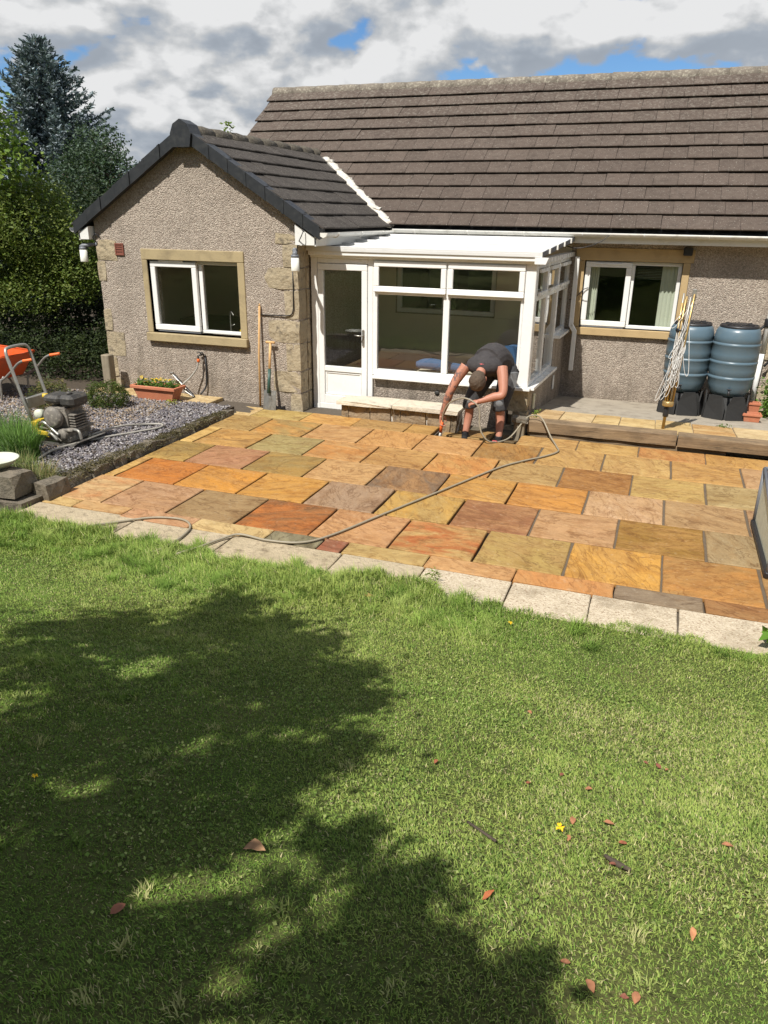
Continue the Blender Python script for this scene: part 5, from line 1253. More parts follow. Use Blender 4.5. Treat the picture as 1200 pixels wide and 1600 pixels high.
for s_, yy in ((-1, 7.66), (1, 8.14)):
    MB().tube(bez([(-9.15, 7.9+s_*.06, .20), (-8.6, yy, .31), (-7.98, yy, .335), (-7.74, yy, .46), (-7.60, yy, .58), (-7.49, yy, .635), (-7.33, yy, .665)], 6), .016, 8).build('handle', 'galv', wb)
    MB().tube([(-7.475, yy, .637), (-7.465, yy, .641), (-7.32, yy, .668), (-7.315, yy, .669)], [.024, .020, .020, .014], 9).build('grip', 'orangegrip', wb)
    MB().tube(bez([(-7.86, yy, .40), (-7.93, yy-s_*.0, .30), (-7.95, yy, .12), (-7.99, yy, .055), (-8.10, yy, .055), (-8.22, yy, .20), (-8.30, yy, .31)], 6), .015, 8).build('leg', 'galv', wb)
wh = MB().lathe([(.115, -.035), (.17, -.045), (.19, -.02), (.19, .02), (.17, .045), (.115, .035)], (-9.15, 7.9, .245), 24, (0, 1, 0)).build('wheel', 'rubber', wb)
MB().lathe([(.02, -.05), (.11, -.03), (.11, .03), (.02, .05)], (-9.15, 7.9, .245), 20, (0, 1, 0)).build('rim', 'galv', wh)
# dark lettering on the tray side
fc = bpy.data.curves.new('tray_lettering', 'FONT'); fc.body = 'Belle'; fc.size = .085; fc.extrude = .001; fc.shear = .25
tmp = bpy.data.objects.new('tmp', fc); COL.objects.link(tmp); bpy.context.view_layer.update()
fm = bpy.data.meshes.new_from_object(tmp.evaluated_get(bpy.context.evaluated_depsgraph_get())); bpy.data.objects.remove(tmp); fm.materials.clear(); fm.materials.append(MAT['black'])
fo = bpy.data.objects.new('tray_lettering', fm)
place(fo, (-8.12, 7.628, .50), wb); fo.rotation_euler = (rad(106), 0, 0); 
bk = thing('bucket', (-8.36, 7.85, .36), 'pale blue dusty bucket standing in the orange wheelbarrow', 'bucket')
MB().lathe([(.12, .0), (.125, .005), (.165, .40), (.175, .405), (.175, .42), (.16, .42), (.12, .02)], (-8.34, 7.85, .36), 24).build('pail', 'paleblue', bk)
MB().tube([(-8.34+.175*math.cos(a), 7.85-.02-.03*math.sin(a), .75-.10*math.sin(a)) for a in [math.pi*i/12 for i in range(13)]], .006, 6).build('bail', 'galv', bk)

wb.location.x -= .24; bk.location.x -= .24
# ---- cold frame at the right edge
cf = thing('cold_frame', (1.3, 6.3, 0), 'low grey framed cold frame at the right edge of the patio', 'cold frame')
m = MB()
X0, X1, Y0, Y1 = 1.00, 1.62, 5.66, 6.75
for x in (X0, X1):
    for yy, h in ((Y0, .30), (Y1, .52)): m.tube([(x, yy, .0), (x, yy, h)], .018, 8)
for x in (X0, X1): m.tube([(x, Y0, .30), (x, Y1, .52)], .016, 8)
for yy, h in ((Y0, .30), (Y1, .52)): m.tube([(X0, yy, h), (X1, yy, h)], .016, 8)
m.build('tube_frame', 'lampgrey', cf)
MB().bar((X0-.002, Y0-.02, .03), (X0-.002, Y1+.02, .03), .05, .055, .012).build('base_rail', 'black', cf); MB().bar((X1, Y0-.02, .03), (X1, Y1+.02, .03), .05, .055, .012).build('base_rail', 'black', cf)
MB().add([(X0+.004, Y0, .055), (X0+.004, Y1, .055), (X0+.004, Y1, .50), (X0+.004, Y0, .28)], [(0, 1, 2, 3)]).build('side_sheet', 'bowl', cf)
MB().add([(X0, Y0, .315), (X1, Y0, .315), (X1, Y1, .535), (X0, Y1, .535)], [(0, 1, 2, 3)]).build('glass_lid', 'glass', cf)

# ================================================================== PERSON
SK = NT('skin'); _c = SK.mix(SK.noise(9, 4), (.36, .155, .10), (.46, .215, .145)); _z = SK.N.new('ShaderNodeSeparateXYZ'); SK.L.new(SK.pos, _z.inputs[0])
_t = SK.math('MULTIPLY', SK.rng(SK.noise(26, 3, .6), .50, .56), SK.math('MULTIPLY', SK.rng(_z.outputs[0], -2.06, -2.12, 0, .75), SK.rng(_z.outputs[2], .22, .30)))
SK.fin(SK.mix(_t, _c, (.06, .06, .065)), .5, spec=.4); MAT['skin'] = SK.m
MAT['vest'] = simple('charcoal_vest', (.040, .036, .037), .9, .35, 14, 1.0, 18, dirt=(.07, .06, .058), dirt_amt=.4)
MAT['shorts'] = simple('grey_shorts', (.032, .032, .034), .9, .35, 14, 1.0, 18, dirt=(.10, .09, .08), dirt_amt=.5)
MAT['kneepad'] = simple('grey_pocket', (.13, .135, .14), .9, .2, 12, .4, 50)
MAT['hair'] = simple('cropped_hair', (.075, .05, .032), .8, .5, 60, .8, 150, dirt=(.16, .12, .08), dirt_amt=.6)
MAT['sock'] = simple('black_boot', (.012, .012, .013), .8, .2)
MAT['bandana'] = simple('red_neck_scarf', (.50, .09, .09), .8, .2, 20)
pn = thing('person', (-1.85, 8.80, -.11), 'person in a charcoal vest and dark shorts bending over to work on the paving', 'person')
def fuse(mb, name, mat, vox, parent, sm=3):
    o = mb.build(name, mat, parent)
    r = o.modifiers.new('fuse', 'REMESH'); r.mode = 'VOXEL'; r.voxel_size = vox; r.use_smooth_shade = True
    s_ = o.modifiers.new('soften', 'SMOOTH'); s_.factor = .5; s_.iterations = sm; return o
HL, HR = Vector((-1.86, 9.04, .74)), Vector((-1.63, 9.05, .74))
KL, KR = Vector((-2.03, 8.82, .35)), Vector((-1.66, 8.80, .35)); AL, AR = Vector((-2.06, 8.75, -.03)), Vector((-1.635, 8.70, -.03))
SL, SR = Vector((-2.06, 8.62, .83)), Vector((-1.64, 8.62, .845)); ELL, ELR = Vector((-2.205, 8.53, .555)), Vector((-1.585, 8.47, .565))
WL, WR = Vector((-2.315, 8.56, .235)), Vector((-1.84, 8.40, .475))
PEL, CH, NK = Vector((-1.745, 9.04, .80)), Vector((-1.83, 8.68, .865)), Vector((-1.853, 8.55, .835)); HD = Vector((-1.862, 8.435, .725))
body = MB()
def limb(mb, pts, rs, n=12, sub=5):
    P = bez(pts, sub); R_ = []; m_ = len(pts)-1
    for i in range(len(P)):
        t = i/sub; k = min(int(t), m_-1); f_ = t-k; R_.append(rs[k]+(rs[k+1]-rs[k])*f_)
    mb.tube(P, R_, n)
limb(body, [PEL, (PEL+CH)/2+Vector((0, 0, .06)), CH, NK], [.155, .15, .15, .07]); body.ball((SL+SR)/2+Vector((0, .03, .0)), (.20, .12, .09), 14, 10)
limb(body, [NK+Vector((0, .04, .02)), NK, HD], [.06, .056, .06])
limb(body, [HL, (HL+KL)/2+Vector((-.01, -.02, 0)), KL, (KL+AL)/2+Vector((0, .035, .02)), AL], [.095, .083, .057, .056, .036]); limb(body, [HR, (HR+KR)/2+Vector((.01, -.02, 0)), KR, (KR+AR)/2+Vector((0, .035, .02)), AR], [.095, .083, .057, .056, .036])
limb(body, [SL, (SL+ELL)/2+Vector((-.01, 0, 0)), ELL, ELL.lerp(WL, .35), WL], [.068, .060, .046, .050, .030]); limb(body, [SR, (SR+ELR)/2+Vector((.012, 0, 0)), ELR, ELR.lerp(WR, .35), WR], [.068, .060, .046, .050, .030])
# head: skull, jaw, nose, ears; crown towards the viewer
ax = (HD-NK).normalized(); fx = Vector((0, .55, -.83)); fx = (fx-ax*fx.dot(ax)).normalized(); sd = ax.cross(fx)
def hp_(a, f_, s_): return HD+ax*a+fx*f_+sd*s_
body.ball(hp_(.03, 0, 0), (.092, .112, .112), 16, 12); body.ball(hp_(-.045, .045, 0), (.055, .06, .06), 12, 9); body.tube([hp_(.02, .09, 0), hp_(-.02, .118, 0), hp_(-.035, .105, 0)], [.01, .016, .014], 8)
for s_ in (-1, 1): body.ball(hp_(-.01, -.005, s_*.083), (.012, .022, .03), 8, 6); body.ball(hp_(.012, .085, s_*.034), (.014, .012, .012), 8, 6)
body.tube([hp_(-.07, .095, -.025), hp_(-.07, .102, 0), hp_(-.07, .095, .025)], .008, 6)
# hands: palm, four fingers, thumb
def hand(mb, w, d, n_, curl, sz=1.):
    d = Vector(d).normalized(); n_ = Vector(n_); n_ = (n_-d*n_.dot(d)).normalized(); s_ = d.cross(n_)
    def q(a, b, c): return w+d*a*sz+s_*b*sz+n_*c*sz
    mb.obox(q(.052, 0, 0), (.038*sz, .042*sz, .014*sz), Matrix((s_, d, n_)).transposed(), .010*sz); mb.tube([w-d*.02, q(.02, 0, 0), q(.05, 0, 0)], [.026, .024, .02], 9)
    for k, L_ in enumerate((.066, .076, .070, .055)):
        b = -.029+.0195*k; P = [q(.075, b, 0), q(.094, b, .002)]; a = 0; cur = Vector(P[-1])
        for j, fr in enumerate((.42, .32, .26)):
            a += curl*(.9 if j else .6); cur = cur+(d*math.cos(a)+n_*math.sin(a))*L_*fr*sz; P.append(cur.copy())
        mb.tube(P, [.0098*sz, .0095*sz, .009*sz, .0085*sz, .007*sz], 8)
    P = [q(.02, -.03, .002), q(.045, -.052, .012), q(.072, -.058, .026), q(.092, -.048, .036)]; mb.tube(P, [.014*sz, .0125*sz, .011*sz, .008*sz], 8)
hand(body, WL, (-.02, .0, -1), (.85, -.3, 0), .75); hand(body, WR, (-.92, -.12, -.25), (0, .35, -.9), .95)
bd = fuse(body, 'body', 'skin', .0065, pn, 3)
v = MB(); limb(v, [PEL+Vector((0, .0, .0)), (PEL+CH)/2+Vector((0, 0, .065)), CH+Vector((0, 0, .008))], [.180, .185, .180], 16); v.ball((SL+SR)/2+Vector((0, .03, .008)), (.215, .165, .125), 16, 12); v.tube([CH+Vector((0, 0, .01)), NK+Vector((0, .035, .03)), NK+Vector((0, .01, .012))], [.15, .105, .075], 14); v.ball(CH+Vector((-.0, -.02, -.03)), (.15, .13, .11), 14, 10)

fuse(v, 'vest', 'vest', .009, pn, 3)
v = MB(); limb(v, [PEL+Vector((0, -.06, -.02)), PEL+Vector((0, .06, .01))], [.165, .17], 16); v.ball((HL+HR)/2+Vector((0, .02, 0)), (.215, .15, .14), 16, 12)
limb(v, [HL, (HL+KL)/2+Vector((-.012, -.02, 0)), KL+Vector((0, -.005, .0)), KL.lerp(AL, .13)], [.125, .112, .090, .088], 14); limb(v, [HR, (HR+KR)/2+Vector((.012, -.02, 0)), KR+Vector((0, -.005, 0)), KR.lerp(AR, .13)], [.125, .112, .090, .088], 14)
sh_ = fuse(v, 'shorts', 'shorts', .009, pn, 2)
for kx, nm in ((KL, 0), (KR, 1)): MB().ball(kx+Vector((.0, -.030, .03)), (.062, .066, .062), 12, 9).build('knee_patch', 'kneepad', sh_)
for x_, y_ in ((-1.955, 8.93), (-1.545, 8.92)): MB().rock(x_-.04, x_+.04, y_-.05, y_+.06, .56, .74, .012, .4, int(-x_*100)).build('pocket', 'kneepad', sh_)
for a_, nm in ((AL, 0), (AR, 1)):
    b_ = MB(); b_.tube([a_+Vector((0, .005, .035)), a_+Vector((0, .005, -.03)), a_+Vector((0, .01, -.05))], [.044, .046, .044], 10); b_.tube([a_+Vector((0, .05, -.062)), a_+Vector((0, -.02, -.055)), a_+Vector((-.005, -.12, -.066)), a_+Vector((-.005, -.16, -.07))], [.034, .042, .042, .026], 10); fuse(b_, 'boot', 'sock', .007, pn, 2)
h_ = MB(); h_.ball(hp_(.046, -.018, 0), (.098, .110, .112), 20, 16, .05); h_.ball(hp_(.0, -.05, 0), (.082, .075, .07), 16, 12, .045); fuse(h_, 'hair', 'hair', .008, pn, 1)
MB().tube([NK+ax*.0+(fx*math.cos(a)+sd*math.sin(a))*.066 for a in [2*math.pi*i/16 for i in range(17)]], .012, 6).build('neck_scarf', 'bandana', pn)
# jointing tool in the hand, and the long hose
jt = thing('jointing_tool', (-2.33, 8.555, -.06), 'orange handled tool pressed into the joint by the bending person', 'tool')
MB().tube([(-2.300, 8.545, .17), (-2.310, 8.548, .10), (-2.318, 8.55, .02)], [.017, .021, .018], 9).build('handle', 'orangegrip', jt)
MB().tube([(-2.318, 8.55, .02), (-2.325, 8.552, -.04), (-2.335, 8.555, -.06)], [.014, .022, .028], 9).build('head', 'galv', jt)
hose = bez([(-2.298, 8.54, .15), (-2.275, 8.50, .28), (-2.19, 8.44, .42), (-2.03, 8.39, .50), (-1.90, 8.37, .475), (-1.82, 8.36, .40), (-1.80, 8.34, .24), (-1.76, 8.32, .12), (-1.66, 8.36, .022), (-1.50, 8.62, .014), (-1.36, 8.86, .20), (-1.28, 8.95, .235), (-1.16, 8.86, .225), (-1.02, 8.70, .06), (-.92, 8.48, .016), (-.88, 8.28, .016), (-1.0, 8.04, .016), (-1.22, 7.74, .016), (-1.40, 7.42, .016), (-1.71, 6.66, .016), (-2.05, 5.82, .016), (-2.29, 5.22, .016), (-2.46, 4.98, .016), (-2.74, 4.92, .014), (-3.0, 4.93, .022), (-3.1, 4.80, .016), (-3.17, 4.60, .02), (-3.26, 4.42, .02)], 7)
MB().tube(hose, .0095, 8).build('garden_hose', 'hose', label='beige garden hose running from the person across the sandstone patio', cat='hose')
MB().tube(bez([(-5.05, 4.28, .03), (-4.7, 4.36, .025), (-4.33, 4.56, .022), (-4.12, 4.80, .012), (-3.88, 5.0, .014), (-3.63, 5.05, .014), (-3.475, 4.94, .014), (-3.42, 4.73, .014), (-3.42, 4.50, .02), (-3.46, 4.36, .02)], 8), .0095, 8).build('garden_hose', 'hose', label='beige hose looping from the left over the pale edging slabs into the grass', cat='hose')
MB().rock(-1.655, -1.60, 8.425, 8.452, .004, .018, .003, .3, 3).build('red_wedge', 'bandana', label='tiny red spacer lying on the slab edge in front of the person', cat='spacer')

# ================================================================== TREES AND HEDGES
def in_ell(n, c, r, shell=.55):
    d = NP.normal(0, 1, (n, 3)); d /= np.linalg.norm(d, axis=1)[:, None]
    return np.array(c)+d*np.array(r)*(shell+(1-shell)*NP.random(n)**.6)[:, None]
def broadleaf(name, base, h, clumps, n, size, col, label, cat='tree', alt=None, trunk=.12, p=.3, aspect=.55, top=None, droop=None, group=None):
    """trunk, limbs to each clump, leaves gathered on twigs through the clumps"""
    t = thing(name, base, label, cat, group); m = MB(); b = Vector(base); fork = b+Vector((0, 0, h))
    m.tube([b, b+Vector((.03, .02, h*.5)), fork], [trunk, trunk*.8, trunk*.65], 9)
    for c, r in clumps:
        c = Vector(c); mid = fork.lerp(c, .5)+Vector((0, 0, .12*(c-fork).length)); m.tube(bez([fork, mid, c], 4), [trunk*.5*(1-.1*i) for i in range(9)], 6)
        for k in range(5):
            e = c+Vector((rnd.uniform(-1, 1)*r[0], rnd.uniform(-1, 1)*r[1], rnd.uniform(-.6, .9)*r[2]))*.8; m.tube([c, (c+e)/2+Vector((0, 0, .04)), e], [trunk*.14, trunk*.1, trunk*.04], 5)
    m.build('trunk', 'bark', t)
    tot = sum(r[0]*r[1]*r[2] for c, r in clumps)**1.0; P = []; 
    w = np.array([(r[0]*r[1]+r[1]*r[2]+r[0]*r[2]) for c, r in clumps]); w = w/w.sum()
    for (c, r), f_ in zip(clumps, w):
        k = max(8, int(n*f_/9)); tw = in_ell(k, c, r, .5); P.append((np.repeat(tw, 9, 0)+NP.normal(0, 1, (k*9, 3))*size*1.3))
    P = np.concatenate(P); leaves('crown', P, NP.uniform(.7, 1.25, len(P))*size, vary(col, len(P), .32, alt, p), t, aspect=aspect, origin=base, droop=droop)
    return t
def spruce(base, H, R, label):
    t = thing('blue_spruce', base, label, 'tree'); b = np.array(base); m = MB(); m.tube([base, (base[0], base[1], base[2]+H*.5), (base[0], base[1], base[2]+H)], [.16, .09, .012], 8)
    P = []; D = []; z = .3
    while z < H-.05:
        f_ = (H-z)/H; L = R*(f_**.85)*NP.uniform(.9, 1.1)+.08; nb = int(7+6*f_)
        for k in range(nb):
            a = 2*math.pi*k/nb+z*2.4+NP.uniform(-.25, .25); l = L*NP.uniform(.62, 1.22); up_ = .05+.55*(1-f_)
            d = np.array((math.cos(a), math.sin(a), up_)); st = b+np.array((0, 0, z)); e = st+d*l
            m.tube([st, st+d*l*.5+np.array((0, 0, -.06*l)), e], [.022*f_+.006, .014*f_+.004, .003], 4)
            s_ = np.array((-math.sin(a), math.cos(a), 0)); ns = max(4, int(l*13))
            for j in range(ns):
                u = (j+.6)/ns
                if u < .22: continue
                o = st+d*l*u+np.array((0, 0, -.06*l*math.sin(u*3.1))); tl = (.30*(1-u)+.07)*(1 if l > .4 else .6)*(.6+.4*f_)*1.3
                for sg in (-1, 1):
                    td = d*.75+s_*sg*.8+np.array((0, 0, NP.uniform(-.35, .55))); td /= np.linalg.norm(td); q = 0
                    while q < tl: P.append(o+td*q); D.append(td); q += .06
            P.append(e); D.append(d/np.linalg.norm(d)); 
        z += .15+.09*f_
    for q in np.arange(0, .5, .04): P.append(b+np.array((0, 0, H-q+.02))); D.append(np.array((NP.normal(0, .1), NP.normal(0, .1), 1.)))
    m.build('trunk', 'bark', t); P = np.array(P); D = np.array(D); n = len(P)
    P = np.repeat(P, 2, 0)+NP.normal(0, .012, (2*n, 3)); D = np.repeat(D, 2, 0)+NP.normal(0, .35, (2*n, 3)); D /= np.linalg.norm(D, axis=1)[:, None]; n = 2*n
    s_ = np.cross(D, NP.normal(0, 1, (n, 3))); s_ /= np.linalg.norm(s_, axis=1)[:, None]; L = NP.uniform(.08, .15, n)[:, None]; W = .026
    V = np.stack([P-s_*W, P+s_*W, P+D*L+s_*W*.5, P+D*L-s_*W*.5], 1).reshape(-1, 3); F = np.arange(n*4).reshape(-1, 4)
    c = vary((.10, .135, .14), n, .45, (.28, .33, .36), .35)
    npmesh('crown', V, F, col=np.repeat(c, 4, 0), mat='needle', origin=base, parent=t)
spruce((-18.15, 20.4, -.3), 7.40, 3.7, 'tall blue-grey spruce rising at the left behind the house')
def cl(*a): return [((x, y, z), (rx, ry, rz)) for x, y, z, rx, ry, rz in a]
broadleaf('dark_tree', (-14.0, 17.3, -.3), 2.0, cl((-14.3, 17.0, 3.0, .8, .9, .9), (-13.4, 17, 3.2, .65, .8, .75), (-13.9, 17.3, 3.85, .65, .7, .6), (-12.95, 17, 2.6, .5, .6, .6), (-14.6, 17.8, 2.8, .5, .6, .6), (-14.2, 17.1, 2.2, 1.0, .9, .8), (-12.9, 17, 1.9, .7, .8, .7)), 17000, .085, (.045, .075, .04), 'dark green leafy tree just right of the spruce, above the gable', alt=(.10, .14, .10))
broadleaf('maple_tree', (-12.6, 9.6, -.2), 2.2, cl((-10.3, 9.6, 3.3, .5, .6, .7), (-9.60, 9.55, 3.65, .32, .4, .40), (-9.42, 9.6, 3.10, .32, .4, .35), (-11.1, 9.5, 3.9, .8, .8, .7), (-11.9, 9.4, 3.4, .9, .9, .8), (-9.85, 9.6, 4.1, .28, .35, .3), (-12.8, 9.6, 3.9, .9, .9, .8)), 13000, .085, (.13, .20, .04), 'light green broad-leaved tree cut by the left picture edge', alt=(.22, .30, .06), aspect=.7)
broadleaf('garden_shrub', (-9.9, 11.3, -.2), 1.2, cl((-9.55, 10.0, 2.25, .75, .7, .62), (-10.4, 9.9, 2.35, .8, .7, .65), (-8.95, 10.25, 1.95, .45, .55, .45), (-9.35, 10.3, 1.65, .7, .6, .40), (-10.5, 10.1, 1.75, .9, .7, .5), (-11.2, 10.3, 2.2, .8, .8, .8), (-9.8, 10.5, 2.62, .5, .5, .35), (-8.75, 10.1, 1.45, .35, .4, .35), (-9.6, 10.0, 1.25, .6, .5, .35), (-10.6, 9.9, 1.2, .7, .6, .4)), 44000, .055, (.11, .155, .032), 'olive green shrub with small bright leaves left of the gable', 'shrub', alt=(.165, .20, .05), trunk=.03)
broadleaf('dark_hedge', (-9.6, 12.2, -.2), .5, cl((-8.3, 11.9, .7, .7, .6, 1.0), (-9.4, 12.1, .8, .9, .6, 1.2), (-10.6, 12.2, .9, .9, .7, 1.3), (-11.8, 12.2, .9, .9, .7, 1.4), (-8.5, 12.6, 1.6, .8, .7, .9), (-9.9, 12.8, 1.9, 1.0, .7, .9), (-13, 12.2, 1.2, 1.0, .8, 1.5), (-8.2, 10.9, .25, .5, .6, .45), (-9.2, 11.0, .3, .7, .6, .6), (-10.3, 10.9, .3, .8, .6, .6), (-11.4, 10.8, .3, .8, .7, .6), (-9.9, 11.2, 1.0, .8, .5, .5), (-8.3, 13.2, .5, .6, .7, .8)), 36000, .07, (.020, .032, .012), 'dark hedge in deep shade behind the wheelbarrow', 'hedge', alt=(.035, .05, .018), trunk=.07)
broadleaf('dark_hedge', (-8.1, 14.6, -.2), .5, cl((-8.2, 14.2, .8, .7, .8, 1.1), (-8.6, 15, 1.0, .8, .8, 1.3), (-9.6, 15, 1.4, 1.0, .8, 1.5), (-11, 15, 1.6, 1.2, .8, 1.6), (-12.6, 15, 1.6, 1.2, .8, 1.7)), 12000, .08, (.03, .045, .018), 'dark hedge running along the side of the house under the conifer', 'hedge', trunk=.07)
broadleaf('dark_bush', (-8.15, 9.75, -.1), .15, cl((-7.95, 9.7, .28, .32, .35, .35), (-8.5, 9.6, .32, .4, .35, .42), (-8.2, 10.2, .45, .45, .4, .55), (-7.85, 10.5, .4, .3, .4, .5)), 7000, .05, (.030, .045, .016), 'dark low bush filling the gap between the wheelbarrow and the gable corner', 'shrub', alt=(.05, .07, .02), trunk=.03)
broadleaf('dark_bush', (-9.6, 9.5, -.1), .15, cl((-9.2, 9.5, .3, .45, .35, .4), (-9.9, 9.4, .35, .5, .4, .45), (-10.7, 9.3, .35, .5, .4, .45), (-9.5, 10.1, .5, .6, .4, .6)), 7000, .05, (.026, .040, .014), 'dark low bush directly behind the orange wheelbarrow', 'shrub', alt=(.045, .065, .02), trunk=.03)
leaves('ridge_weed', np.stack([NP.normal(AX, .035, 40), NP.normal(10.05, .05, 40), NP.uniform(AZ+.05, AZ+.20, 40)], -1), .06, vary((.14, .2, .04), 40), label='small green weed sprouting from the wing roof ridge', cat='weed', origin=(AX, 10.05, AZ+.05))
leaves('terrace_weed', np.stack([NP.normal(-1.28, .02, 30), NP.normal(9.16, .02, 30), NP.uniform(.13, .26, 30)], -1), .04, vary((.16, .24, .04), 30), label='little green weed at the corner of the conservatory by the sleeper', cat='weed', origin=(-1.28, 9.16, .13))
leaves('terrace_weed', np.stack([NP.normal(.92, .06, 30), NP.normal(9.95, .03, 30), NP.uniform(.05, .10, 30)], -1), .04, vary((.12, .17, .05), 30), label='little green weed on the grey path in front of the water butts', cat='weed', origin=(.92, 9.95, .05))
n = 900; leaves('fern', np.stack([NP.normal(1.62, .08, n), NP.normal(11.35, .12, n), NP.uniform(-.1, .42, n)], -1), .06, vary((.10, .19, .03), n), label='bright green leafy plant at the right edge beyond the downpipe', cat='plant', origin=(1.6, 11.35, -.1))
n = 26; leaves('broad_weed', np.stack([NP.normal(.93, .05, n), NP.normal(4.62, .05, n), NP.uniform(.02, .10, n)], -1), .11, vary((.13, .26, .03), n), label='broad-leaved green weed at the right end of the edging slabs', cat='weed', origin=(.93, 4.62, 0), aspect=.55)
n = 40; leaves('low_weed', np.stack([NP.normal(-1.28, .03, n), NP.normal(4.72, .03, n), NP.uniform(.0, .10, n)], -1), .05, vary((.20, .26, .06), n), label='yellow-green grass weed growing in an edging joint', cat='weed', origin=(-1.28, 4.72, 0), aspect=.15)

# ---- the tree behind the viewer whose shadow falls over the lawn
SH = [(-2.29, 2.07, 0.12), (-2.32, 2.45, 0.11), (-2.23, 2.82, 0.11), (-2.28, 3.44, 0.12), (-1.88, 3.19, 0.14), (-1.5, 3.06, 0.14), (-1.13, 2.69, 0.11), (-1.8, 1.69, 0.11), (-1.81, 2.05, 0.11), (-1.65, 2.25, 0.13), (-1.4, 2.34, 0.13), (-1.19, 2.4, 0.09), (-0.95, 2.4, 0.08), (-1.59, 1.34, 0.08), (-1.47, 1.62, 0.09), (-1.25, 1.59, 0.08), (-1.2, 1.82, 0.09), (-1.01, 1.83, 0.09), (-0.89, 1.98, 0.09), (-1.37, 1.18, 0.09), (-1.22, 1.31, 0.08), (-1.08, 1.41, 0.09), (-1.0, 1.56, 0.08), (-1.23, 0.98, 0.08), (-1.08, 0.96, 0.07), (-1.08, 0.83, 0.08), (-0.94, 0.94, 0.07), (-0.94, 0.81, 0.06), (-0.83, 1.01, 0.05), (-0.8, 0.88, 0.06), (-0.82, 1.14, 0.06), (-0.73, 1.22, 0.05), (-0.68, 1.34, 0.04), (-0.74, 1.55, 0.04), (-0.6, 1.63, 0.04), (-0.59, 1.5, 0.04), (-0.43, 1.47, 0.05), (-0.35, 1.51, 0.04), (-0.42, 1.32, 0.04), (-0.47, 1.18, 0.06), (-0.34, 1.28, 0.06), (-0.54, 1.04, 0.06), (-0.42, 1.05, 0.06), (-0.32, 1.15, 0.07), (-0.24, 1.26, 0.05), (-0.13, 1.19, 0.05), (-0.03, 1.28, 0.03), (-0.05, 1.17, 0.05), (-0.18, 1.12, 0.05), (-2.78, 2.4, 0.08), (-2.02, 1.62, 0.09), (-1.39, 1.03, 0.09),
      (-2.6, 2.75, .13), (-2.5, 2.45, .12), (-1.75, 2.45, .11), (-1.45, 2.6, .10), (-1.1, 2.2, .09), (-1.35, 2.05, .10), (-1.55, 1.78, .09), (-1.9, 1.75, .10), (-1.75, 1.5, .09), (-1.45, 1.42, .07), (-2.05, 2.55, .11), (-2.02, 2.9, .11), (-2.2, 3.1, .11), (-1.75, 3.0, .11), (-1.2, 1.12, .06), (-1.0, .88, .07), (-.62, 1.12, .06), (-.5, 1.3, .05), (-.28, 1.2, .05), (-1.62, 2.75, .11), (-1.6, 1.95, .10), (-2.6, 2.1, .12), (-2.05, 1.95, .10)]
SUNFLECKS = [(-1.51, 1.43, 0.063), (-1.6, 1.43, 0.028), (-1.5, 1.5, 0.036), (-1.38, 1.82, 0.035), (-1.09, 2.14, 0.03), (-1.01, 2.01, 0.035), (-1.03, 1.14, 0.062), (-0.96, 1.23, 0.063), (-0.88, 1.24, 0.052), (-0.83, 1.45, 0.078), (-0.88, 1.36, 0.051), (-0.8, 1.24, 0.04), (-2.03, 2.32, 0.053), (-2.28, 2.24, 0.051), (-2.01, 2.52, 0.037), (-0.85, 0.86, 0.031), (-1.2, 2.19, 0.025), (-0.76, 2.1, 0.047), (-0.61, 1.34, 0.056), (-0.65, 1.18, 0.039), (-0.71, 0.98, 0.032), (-1.87, 2.63, 0.032), (-1.56, 2.63, 0.032), (-1.77, 1.55, 0.028), (-1.73, 1.87, 0.027), (-1.31, 1.57, 0.025), (-1.21, 1.11, 0.023), (-1.29, 1.05, 0.019), (-1.6, 3.26, 0.053), (-1.47, 3.5, 0.072), (-0.74, 1.09, 0.026), (-0.48, 1.39, 0.032), (-0.55, 1.28, 0.027), (-0.32, 1.37, 0.021), (-1.18, 1.36, 0.02), (-2.19, 1.87, 0.035)] + [(-0.74, 1.38, 0.072), (-0.72, 1.23, 0.061), (-0.7, 1.1, 0.053), (-0.68, 0.99, 0.05), (-0.68, 0.91, 0.043), (-0.66, 1.9, 0.083), (-0.69, 1.74, 0.074), (-0.74, 1.63, 0.052), (-0.47, 1.59, 0.047), (-0.62, 1.47, 0.037), (-0.3, 1.41, 0.031), (-0.51, 1.53, 0.031), (-0.17, 1.29, 0.029), (-0.57, 1.25, 0.034), (-0.27, 1.21, 0.022), (-1.66, 1.72, 0.036), (-1.43, 2.15, 0.038), (-2.54, 2.33, 0.051)]
